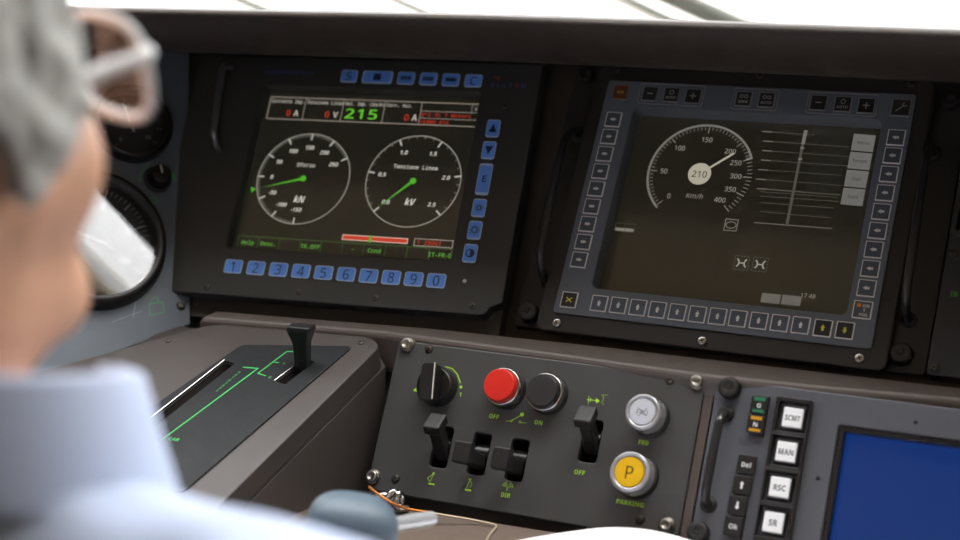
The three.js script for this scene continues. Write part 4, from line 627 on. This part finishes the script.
// ---------------------------------------------------------------- things lying on the desk
{
  const onDesk = (px, py, up = 0) => hit(px, py, V3(0, DESK_Y + up, 0), UP);
  // paper
  { const t = thing('paper_sheet', 'white sheet of paper curling up on the desk under the yellow button', 'paper');
    const edge = [[508, 542, 0.005], [535, 537, 0.01], [570, 531.5, 0.016], [605, 527.5, 0.02], [640, 528.5, 0.02], [668, 533.5, 0.014], [694, 541, 0.008]].map(([x, y, u]) => onDesk(x, y, u));
    const back = new THREE.CatmullRomCurve3(edge), o = edge[3].clone(); o.y = DESK_Y; t.position.copy(o);
    const g = new THREE.PlaneGeometry(1, 1, 24, 16), p = g.attributes.position;
    for (let i = 0; i < p.count; i++) { const u = p.getX(i) + 0.5, v = 0.5 - p.getY(i), b = back.getPoint(u), h = (b.y - DESK_Y - 0.0015) * Math.pow(1 - v, 2) + 0.0015; p.setXYZ(i, b.x - o.x, h, b.z - o.z + v * 0.2); }
    g.computeVertexNormals();
    const solid = (() => { const a = g.clone(), b = g.clone(); const q = b.attributes.position; for (let i = 0; i < q.count; i++) q.setY(i, q.getY(i) - 0.0004); const ix = b.index.array; for (let i = 0; i < ix.length; i += 3) { const s = ix[i]; ix[i] = ix[i + 1]; ix[i + 1] = s; } b.computeVertexNormals(); return mergeGeometries([a, b]); })();
    const paperM = mat('#f2f3f6', { roughness: 0.7, side: THREE.DoubleSide }); mesh('sheet', solid, paperM, t); }
  // copper wire and its pale lead
  { const t = thing('bare_wire', 'bent copper wire lying across the desk below the paddle switches', 'wire');
    const pts = [[369, 487, 0.028], [378, 494, 0.026], [392, 503, 0.02], [408, 509, 0.014], [428, 512.5, 0.01]].map(([x, y, u]) => onDesk(x, y, u)), o = pts[4].clone(); o.y = DESK_Y; t.position.copy(o);
    mesh('copper_end', tube(pts.map((p) => p.sub(o)), 0.0011, 40, 8), M.copper, t);
    const p2 = [[428, 512.5, 0.01], [455, 517, 0.006], [478, 521, 0.003], [496, 525.5, 0.002], [491, 533, 0.0015], [484, 544, 0.0015]].map(([x, y, u]) => onDesk(x, y, u).sub(o));
    mesh('pale_lead', tube(p2, 0.0009, 50, 8), M.paleWire, t); }
  // shiny fittings
  { const t = thing('metal_fittings', 'small bunch of shiny metal fittings under the copper wire', 'fittings'); const o = onDesk(391, 503); t.position.copy(o);
    const q = (px, py, u) => onDesk(px, py, u).sub(o);
    [[381, 497, 0.013, 0.3], [390, 497.5, 0.014, 0.9], [399, 500.5, 0.012, 1.4], [386, 504, 0.007, 2.1]].forEach(([px, py, u, a], i) => { const m = mesh('link', new THREE.TorusGeometry(0.0052, 0.0022, 10, 22), M.chrome, t); m.position.copy(q(px, py, u)); m.rotation.set(1.1, a, 0.4 * i); m.scale.set(1.35, 1, 1.2); });
    const b = mesh('tag_plate', rbox(0.02, 0.0035, 0.009, 0.0015), M.steel, t); b.position.copy(q(397, 509, 0.0035)); b.rotation.y = 0.4;
    const base = mesh('bracket', rbox(0.026, 0.006, 0.014, 0.002), M.darkSteel, t); base.position.copy(q(388, 507, 0.0032)); base.rotation.y = 0.35; }
  // control lever: blue-grey knob on a chrome bar
  { const t = thing('control_lever', 'blue-grey rounded lever knob with chrome bar beside the shirt sleeve', 'lever');
    const c = atDepth(351, 532, 1.09), e = atDepth(430, 519, 1.16); const o = V3(c.x, DESK_Y, c.z); t.position.copy(o);
    const d = e.clone().sub(c).normalize();
    const rod = new THREE.CapsuleGeometry(0.0058, e.distanceTo(c), 8, 20); rod.applyQuaternion(new THREE.Quaternion().setFromUnitVectors(UP, d)); const mid = c.clone().add(e).multiplyScalar(0.5).sub(o); rod.translate(mid.x, mid.y, mid.z); mesh('chrome_bar', rod, mat('#d3d6da', { metalness: 0.55, roughness: 0.3 }), t);
    const kb = new THREE.SphereGeometry(1, 40, 28), p = kb.attributes.position; for (let i = 0; i < p.count; i++) { const v = V3(p.getX(i), p.getY(i), p.getZ(i)); const k = 1 / Math.pow(Math.abs(v.x) ** 2.8 + Math.abs(v.y) ** 2.8 + Math.abs(v.z) ** 2.8, 1 / 2.8); p.setXYZ(i, v.x * k * 0.0315, v.y * k * 0.027, v.z * k * 0.026); }
    kb.computeVertexNormals(); const kn = mesh('knob', kb, grained('#5c6c79', 0.5), t); kn.position.copy(c.clone().sub(o)).add(V3(0, -0.001, 0)); kn.rotation.set(0, 0.5, -0.22);
    const hgt = c.y - DESK_Y; mesh('stem', (() => { const g = new THREE.CylinderGeometry(0.008, 0.011, hgt, 20); g.translate(0, hgt / 2, 0); return g; })(), M.darkSteel, t); mesh('boot', (() => { const g = new THREE.CylinderGeometry(0.012, 0.028, 0.016, 24); g.translate(0, 0.008, 0); return g; })(), M.rubber, t); }
}

// ---------------------------------------------------------------- the driver
{
  const sm = (a, b, k) => { const h = Math.max(k - Math.abs(a - b), 0) / k; return Math.min(a, b) - h * h * k * 0.25; };
  const cap = (p, a, b, ra, rb) => { const bx = b[0] - a[0], by = b[1] - a[1], bz = b[2] - a[2], px = p[0] - a[0], py = p[1] - a[1], pz = p[2] - a[2]; const l = bx * bx + by * by + bz * bz; const h = l > 0 ? Math.min(1, Math.max(0, (px * bx + py * by + pz * bz) / l)) : 0; return Math.hypot(px - bx * h, py - by * h, pz - bz * h) - (ra + (rb - ra) * h); };
  const ell = (p, c, r) => { const x = (p[0] - c[0]) / r[0], y = (p[1] - c[1]) / r[1], z = (p[2] - c[2]) / r[2], k = Math.hypot(x, y, z); return (k - 1) * Math.min(...r); };
  function sdf(fn, c, half, res, color) {
    const mc = new MarchingCubes(res, new THREE.MeshStandardMaterial(), false, false, 400000); mc.isolation = 0;
    const s = res, hs = s / 2; for (let z = 0; z < s; z++) for (let y = 0; y < s; y++) for (let x = 0; x < s; x++) mc.field[z * s * s + y * s + x] = -fn([c[0] + half * (x - hs) / hs, c[1] + half * (y - hs) / hs, c[2] + half * (z - hs) / hs]);
    mc.update();
    const n = mc.count, g = new THREE.BufferGeometry(), P = new Float32Array(n * 3);
    for (let i = 0; i < n * 3; i++) P[i] = mc.positionArray[i] * half + c[i % 3];
    g.setAttribute('position', new THREE.BufferAttribute(P, 3));
    let m = mergeVertices(g, half / res * 0.02); m.computeVertexNormals(); return m;
  }
  // places: neck base and head centre
  const neck = atDepth(-84, 536, 0.68), headC = atDepth(-158, 126, 0.67);
  const headYaw = rad(19), headPitch = rad(11), bodyYaw = rad(6);
  const hf = V3(Math.sin(headYaw) * Math.cos(headPitch), Math.sin(headPitch), -Math.cos(headYaw) * Math.cos(headPitch)), hr = hf.clone().cross(UP).normalize(), hu = hr.clone().cross(hf).normalize();
  const headM = new THREE.Matrix4().makeBasis(hr, hu, hf.clone()).setPosition(headC);       // x right, y up, z front (mirrored basis handled below)
  const bf = V3(Math.sin(bodyYaw), 0, -Math.cos(bodyYaw)), br = bf.clone().cross(UP).normalize();
  const bodyM = new THREE.Matrix4().makeBasis(br, UP, bf).setPosition(neck);
  const inv = bodyM.clone().invert();
  const toBody = (v) => { const q = v.clone().applyMatrix4(inv); return [q.x, q.y, q.z]; };
  const flip = (g) => { const ix = g.index.array; for (let i = 0; i < ix.length; i += 3) { const s = ix[i]; ix[i] = ix[i + 2]; ix[i + 2] = s; } g.computeVertexNormals(); return g; };

  const person = thing('person', 'seated driver in light blue shirt and glasses looking at the displays', 'person');
  const seatY = 0.44; person.position.set(neck.x, 0, neck.z);
  const place = (g, m) => { g.applyMatrix4(m); g.translate(-neck.x, 0, -neck.z); return flip(g); };
  const skin = mat('#dca98a', { roughness: 0.5, vertexColors: true }), shirtM = mat('#c3d0ea', { roughness: 0.85, sheen: 0.3 }), hairM = mat('#ffffff', { roughness: 0.75, vertexColors: true }), trouserM = mat('#2a3038', { roughness: 0.85 });
  const tint = (g, fn) => { const p = g.attributes.position, c = new Float32Array(p.count * 3); for (let i = 0; i < p.count; i++) { const k = fn(p.getX(i), p.getY(i), p.getZ(i)); c.set(k, 3 * i); } g.setAttribute('color', new THREE.BufferAttribute(c, 3)); return g; };

  // head, in its own axes
  const hd = (p) => {
    const q = [Math.abs(p[0]), p[1], p[2]];
    let d = ell(p, [0, 0.03, -0.018], [0.078, 0.09, 0.096]);
    d = sm(d, ell(p, [0, 0.035, 0.035], [0.066, 0.062, 0.052]), 0.04);
    d = sm(d, ell(p, [0, -0.035, 0.04], [0.058, 0.07, 0.05]), 0.04);
    d = sm(d, cap(q, [0.05, -0.07, 0.0], [0.016, -0.102, 0.066], 0.028, 0.02), 0.035);
    d = sm(d, cap(q, [0.048, -0.03, 0.055], [0.062, -0.028, 0.02], 0.026, 0.022), 0.03);
    d = sm(d, cap(q, [0.012, 0.022, 0.083], [0.046, 0.018, 0.068], 0.012, 0.011), 0.02);
    d = sm(d, cap(p, [0, 0.008, 0.086], [0, -0.036, 0.108], 0.008, 0.012), 0.014);
    d = sm(d, cap(q, [0, -0.04, 0.1], [0.013, -0.042, 0.092], 0.009, 0.007), 0.01);
    d = sm(d, cap(q, [0, -0.066, 0.089], [0.02, -0.068, 0.078], 0.008, 0.005), 0.01);
    d = sm(d, cap(q, [0, -0.076, 0.087], [0.018, -0.076, 0.077], 0.008, 0.006), 0.008);
    d = Math.max(d, -ell(q, [0.031, 0.0, 0.094], [0.017, 0.011, 0.016]));
    let e = ell(q, [0.083, -0.012, -0.012], [0.012, 0.034, 0.021]); e = Math.max(e, -ell(q, [0.092, -0.008, -0.006], [0.008, 0.02, 0.011]));
    d = sm(d, e, 0.01);
    return d;
  };
  const nb = V3(0, 0, 0).applyMatrix4(bodyM).applyMatrix4(headM.clone().invert()), neckTo = [nb.x, nb.y + 0.02, nb.z - 0.01];
  const headNeck = (p) => sm(hd(p), cap(p, [0, -0.07, -0.03], neckTo, 0.056, 0.062), 0.045);
  const hg = place(sdf(headNeck, [0, -0.05, 0], 0.205, 128), headM);
  const inH = headM.clone().invert();
  tint(hg, (x, y, z) => { const k = 0.08 * noise.noise(x * 90, y * 90, z * 90) + 0.06 * noise.noise(x * 30, y * 30, z * 30); return [1 + k, 1 + k * 0.8, 1 + k * 0.7]; });
  // torso and limbs, in body axes (x right, y up, z front), neck base at the origin
  const H0 = -(neck.y - seatY);                        // seat level
  const S = (s) => [0.175 * s, -0.055, -0.005], E = (s) => [0.235 * s, -0.33, 0.06], Wr = (s) => [0.15 * s, -0.43, 0.29], Hip = (s) => [0.095 * s, H0 + 0.1, 0.0], Kn = (s) => [0.13 * s, H0 + 0.085, 0.42], An = (s) => [0.13 * s, -neck.y + 0.1, 0.37];
  const torso = (p, o) => {
    let d = cap([p[0] * 0.62, p[1], p[2] * 1.0], [0, -0.16, 0.0], [0, -0.34, 0.02], 0.118 + o, 0.115 + o);
    d = sm(d, cap([p[0] * 0.68, p[1], p[2]], [0, -0.34, 0.02], [0, H0 + 0.1, 0.0], 0.115 + o, 0.12 + o), 0.06);
    for (const s of [-1, 1]) { d = sm(d, cap(p, [0.03 * s, 0.0, -0.02], S(s), 0.048 + o, 0.062 + o), 0.05); }
    return d;
  };
  const armU = (p, s, o) => cap(p, S(s), E(s), 0.056 + o, 0.044 + o), armL = (p, s, o) => cap(p, E(s), Wr(s), 0.042 + o, 0.03 + o);
  const wrinkle = (p) => 0.006 * noise.noise(p[0] * 14 + 3, p[1] * 11, p[2] * 14) + 0.0035 * noise.noise(p[0] * 34, p[1] * 22 + 7, p[2] * 34);
  const bodyFn = (p) => { let d = torso(p, 0); for (const s of [-1, 1]) { d = sm(d, armU(p, s, 0), 0.05); d = sm(d, armL(p, s, 0), 0.03); d = sm(d, cap(p, Hip(s), Kn(s), 0.082, 0.058), 0.05); d = sm(d, cap(p, Kn(s), An(s), 0.055, 0.038), 0.03); d = sm(d, cap(p, An(s), [0.14 * s, -neck.y + 0.045, 0.5], 0.04, 0.032), 0.03); } return d; };
  const bg = place(sdf(bodyFn, [0, -0.46, 0.1], 0.62, 104), bodyM);
  tint(bg, () => [1, 1, 1]);
  const handGeos = [];
  for (const s of [-1, 1]) {
    const w = Wr(s), fwd = [-0.1 * s, -0.28, 0.95];
    const fl = Math.hypot(...fwd), f = fwd.map((v) => v / fl), side = [s * 0.99, 0, 0.1 * s * s], dn = [0, -1, -0.25];
    const at = (a, b, c) => [w[0] + f[0] * a + side[0] * b + dn[0] * c, w[1] + f[1] * a + side[1] * b + dn[1] * c, w[2] + f[2] * a + side[2] * b + dn[2] * c];
    const hand = (p) => {
      let d = cap(p, at(0, -0.008, 0), at(0.075, -0.02, 0.004), 0.021, 0.0155); d = sm(d, cap(p, at(0, 0.01, 0), at(0.07, 0.022, 0.004), 0.02, 0.0145), 0.02); d = sm(d, cap(p, at(0.02, 0, 0), at(0.075, 0, 0.003), 0.018, 0.0155), 0.02);
      [[-0.031, 0.068, 0.07], [-0.0105, 0.072, 0.082], [0.0105, 0.07, 0.077], [0.03, 0.063, 0.06]].forEach(([b, a, len]) => { const r = 0.0085; let fd = cap(p, at(a, b, 0.004), at(a + len * 0.45, b * 1.08, 0.008), r * 1.05, r); fd = sm(fd, cap(p, at(a + len * 0.45, b * 1.08, 0.008), at(a + len * 0.76, b * 1.1, 0.021), r, r * 0.93), 0.004); fd = sm(fd, cap(p, at(a + len * 0.76, b * 1.1, 0.021), at(a + len, b * 1.1, 0.036), r * 0.93, r * 0.82), 0.004); d = sm(d, fd, 0.005); });
      let th = cap(p, at(0.018, -0.024, 0.006), at(0.045, -0.05, 0.014), 0.0135, 0.0105); th = sm(th, cap(p, at(0.045, -0.05, 0.014), at(0.075, -0.056, 0.02), 0.0105, 0.0085), 0.004); return sm(d, th, 0.012);
    };
    const g = place(sdf(hand, at(0.06, -0.005, 0.012), 0.115, 76), bodyM); tint(g, () => [1, 1, 1]); handGeos.push(g);
  }
  mesh('body', mergeGeometries([hg, bg, ...handGeos]), skin, person).userData.label = 'head, neck and hands';
  // shirt: over torso and arms, with a standing collar
  const shirtFn = (p) => { let d = torso(p, 0.012); for (const s of [-1, 1]) { d = sm(d, armU(p, s, 0.014), 0.05); d = sm(d, armL(p, s, 0.014), 0.03); } d += wrinkle(p); d = Math.max(d, -(cap(p, [0, -0.02, -0.005], [0, 0.2, 0.03], 0.056, 0.06))); d = Math.max(d, H0 + 0.08 - p[1]); for (const s of [-1, 1]) d = Math.max(d, -cap(p, Wr(s), [Wr(s)[0] - 0.01 * s, Wr(s)[1] - 0.03, Wr(s)[2] + 0.2], 0.05, 0.06)); return d; };
  const sg = place(sdf(shirtFn, [0, -0.26, 0.1], 0.36, 116), bodyM);
  const shirt = mesh('shirt', sg, shirtM, person); shirt.userData.label = 'light blue shirt';
  { // collar: a fold standing round the neck and turned over, open at the front
    const rows = [[0.08, -0.01], [0.083, 0.072], [0.087, 0.081], [0.095, 0.079], [0.105, 0.028]], N = 48, pos = [], idx = [];
    for (let i = 0; i <= N; i++) { const a = rad(-28 + 236 + 0) * 0 + rad(112 + (316) * i / N), c = Math.cos(a), s = Math.sin(a), fr = Math.max(0, s); for (const [r, y] of rows) { const w = 1 + 0.02 * Math.sin(a * 3 + y * 40); pos.push(c * r * 1.04 * w, y + 0.004 * Math.sin(a * 2) - s * r * 0.32, s * r * w + 0.004); } }
    const K = rows.length; for (let i = 0; i < N; i++) for (let k = 0; k < K - 1; k++) { const a = i * K + k, b = a + 1, c = a + K, d = c + 1; idx.push(a, c, b, b, c, d); }
    const g = new THREE.BufferGeometry(); g.setAttribute('position', new THREE.BufferAttribute(new Float32Array(pos), 3)); g.setIndex(idx); g.computeVertexNormals();
    const th = (() => { const p = g.attributes.position, n = g.attributes.normal, q = new Float32Array(p.count * 3); for (let i = 0; i < p.count; i++) { q[3 * i] = p.getX(i) - n.getX(i) * 0.002; q[3 * i + 1] = p.getY(i) - n.getY(i) * 0.002; q[3 * i + 2] = p.getZ(i) - n.getZ(i) * 0.002; } const h = new THREE.BufferGeometry(); h.setAttribute('position', new THREE.BufferAttribute(q, 3)); h.setIndex(idx.slice()); h.computeVertexNormals(); return mergeGeometries([g, h]); })();
    mesh('collar', place(th, bodyM), shirtM, shirt); }
  const trFn = (p) => { let d = cap([p[0] * 0.72, p[1], p[2]], [0, H0 + 0.17, 0.0], [0, H0 + 0.09, 0.0], 0.128, 0.125); for (const s of [-1, 1]) { d = sm(d, cap(p, Hip(s), Kn(s), 0.092, 0.07), 0.05); d = sm(d, cap(p, Kn(s), An(s), 0.07, 0.06), 0.03); } d += wrinkle(p) * 0.7; return Math.max(d, -(p[1] + neck.y - 0.1)); };
  mesh('trousers', place(sdf(trFn, [0, H0 - 0.08, 0.18], 0.42, 80), bodyM), trouserM, person).userData.label = 'dark trousers';
  const shFn = (p) => { let d = 1; for (const s of [-1, 1]) { d = Math.min(d, sm(cap(p, [0.135 * s, -neck.y + 0.05, 0.33], [0.142 * s, -neck.y + 0.045, 0.53], 0.045, 0.04), cap(p, An(s), [0.13 * s, -neck.y + 0.13, 0.37], 0.045, 0.05), 0.03)); } return Math.max(d, -(p[1] + neck.y - 0.004)); };
  mesh('shoes', place(sdf(shFn, [0, -neck.y + 0.08, 0.43], 0.24, 64), bodyM), mat('#15130f', { roughness: 0.35 }), person);
  // hair: short, grey, a shell over the skull above the hairline
  const hairFn = (p) => {
    const n = 0.0035 * noise.noise(p[0] * 70, p[1] * 40, p[2] * 60) + 0.002 * noise.noise(p[0] * 200, p[1] * 70, p[2] * 160);
    const d = hd([p[0], p[1], p[2]]) - 0.015 + n; const q = Math.abs(p[0]);
    const front = p[2] - (0.074 + 0.1 * (p[1] - 0.05) - 0.1 * q), low = p[2] < -0.028 ? -0.05 - p[1] - 0.3 * (p[2] + 0.028) * -1 : -0.026 - p[1] + (p[2] > 0.015 ? (p[2] - 0.015) * 0.6 : 0);
    const ear = -(ell([q, p[1], p[2]], [0.088, -0.012, -0.012], [0.026, 0.036, 0.024]));
    return Math.max(d, front, low, ear);
  };
  const hairG = place(sdf(hairFn, [0, 0.02, -0.01], 0.135, 96), headM);
  tint(hairG, (x, y, z) => { const a = noise.noise(x * 26 + 5, y * 16, z * 26), b = noise.noise(x * 120, y * 40, z * 120), k = 0.44 + 0.24 * a + 0.12 * b; return [k, k * 1.0, k * 0.95]; });
  mesh('hair', hairG, hairM, person).userData.label = 'short grey hair';
  // eyes
  const local = (g, m) => { const h = g.clone(); h.applyMatrix4(m); h.translate(-neck.x, 0, -neck.z); return flip(h); };   // mirrored axes: turn the faces back
  for (const s of [-1, 1]) { const g = new THREE.SphereGeometry(0.0125, 24, 16); g.translate(0.031 * s, 0.0, 0.077); const e = mesh('eye', local(g, headM), mat('#e9e4dc', { roughness: 0.2 }), person); const ir = new THREE.SphereGeometry(0.0066, 16, 12); ir.scale(1, 1, 0.5); ir.translate(0.031 * s, 0, 0.0872); mesh('iris', local(ir, headM), mat('#3a2a1e', { roughness: 0.2 }), e); }
  // glasses
  { const gl = new THREE.Group(); gl.name = 'eyeglasses'; gl.userData.label = 'thin pale-framed eyeglasses'; person.add(gl);
    const fm = mat('#d9d8d6', { roughness: 0.3 });
    for (const s of [-1, 1]) {
      const pts = []; for (let i = 0; i < 28; i++) { const a = i / 28 * Math.PI * 2, c = Math.cos(a), n = Math.sin(a), k = 1 / Math.pow(Math.abs(c) ** 3 + Math.abs(n) ** 3, 1 / 3); const lx = 0.032 * c * k, ly = 0.0235 * n * k; pts.push(V3(s * 0.041 + lx, -0.002 + ly, 0.12 - Math.abs(s * 0.041 + lx) * 0.2)); }
      mesh('rim', local(tube(pts, 0.0023, 84, 8, true), headM), fm, gl);
      const lens = new THREE.CircleGeometry(1, 28), p = lens.attributes.position; for (let i = 0; i < p.count; i++) { const q = i === 0 ? V3(s * 0.041, -0.002, 0.12 - 0.041 * 0.2) : pts[(i - 1) % 28]; p.setXYZ(i, q.x, q.y, q.z); } lens.computeVertexNormals();
      mesh('lens', local(lens, headM), M.glass, gl);
      const hx = s * 0.078; mesh('temple', local(tube([V3(hx - s * 0.006, 0.008, 0.106), V3(hx + s * 0.002, 0.008, 0.101), V3(s * 0.081, 0.008, 0.075), V3(s * 0.0845, 0.008, 0.02), V3(s * 0.087, 0.012, -0.012), V3(s * 0.086, 0.0, -0.035), V3(s * 0.084, -0.02, -0.042)], 0.0034, 60, 8), headM), fm, gl);
    }
    mesh('bridge', local(tube([V3(-0.009, 0.002, 0.11), V3(0, 0.006, 0.114), V3(0.009, 0.002, 0.11)], 0.0017, 16, 8), headM), fm, gl); }

  // the seat under him
  const seat = thing('upholstered_chair', 'dark fabric driver seat under the man in the blue shirt', 'seat'); seat.position.set(neck.x, 0, neck.z); seat.rotation.y = -bodyYaw;
  const sf = grained('#30343c', 0.8);
  mesh('cushion', rbox(0.46, 0.1, 0.48, 0.04, 0, seatY - 0.055, -0.1), sf, seat);
  const bk = mesh('backrest', rbox(0.44, 0.46, 0.09, 0.04, 0, seatY + 0.25, 0.2), sf, seat);
  mesh('pedestal', (() => { const g = new THREE.CylinderGeometry(0.06, 0.07, seatY - 0.11, 24); g.translate(0, (seatY - 0.11) / 2, -0.08); return g; })(), M.darkSteel, seat);
  mesh('base_plate', rbox(0.36, 0.02, 0.36, 0.006, 0, 0.011, -0.08), M.darkSteel, seat);
}

renderer.render(scene, camera);
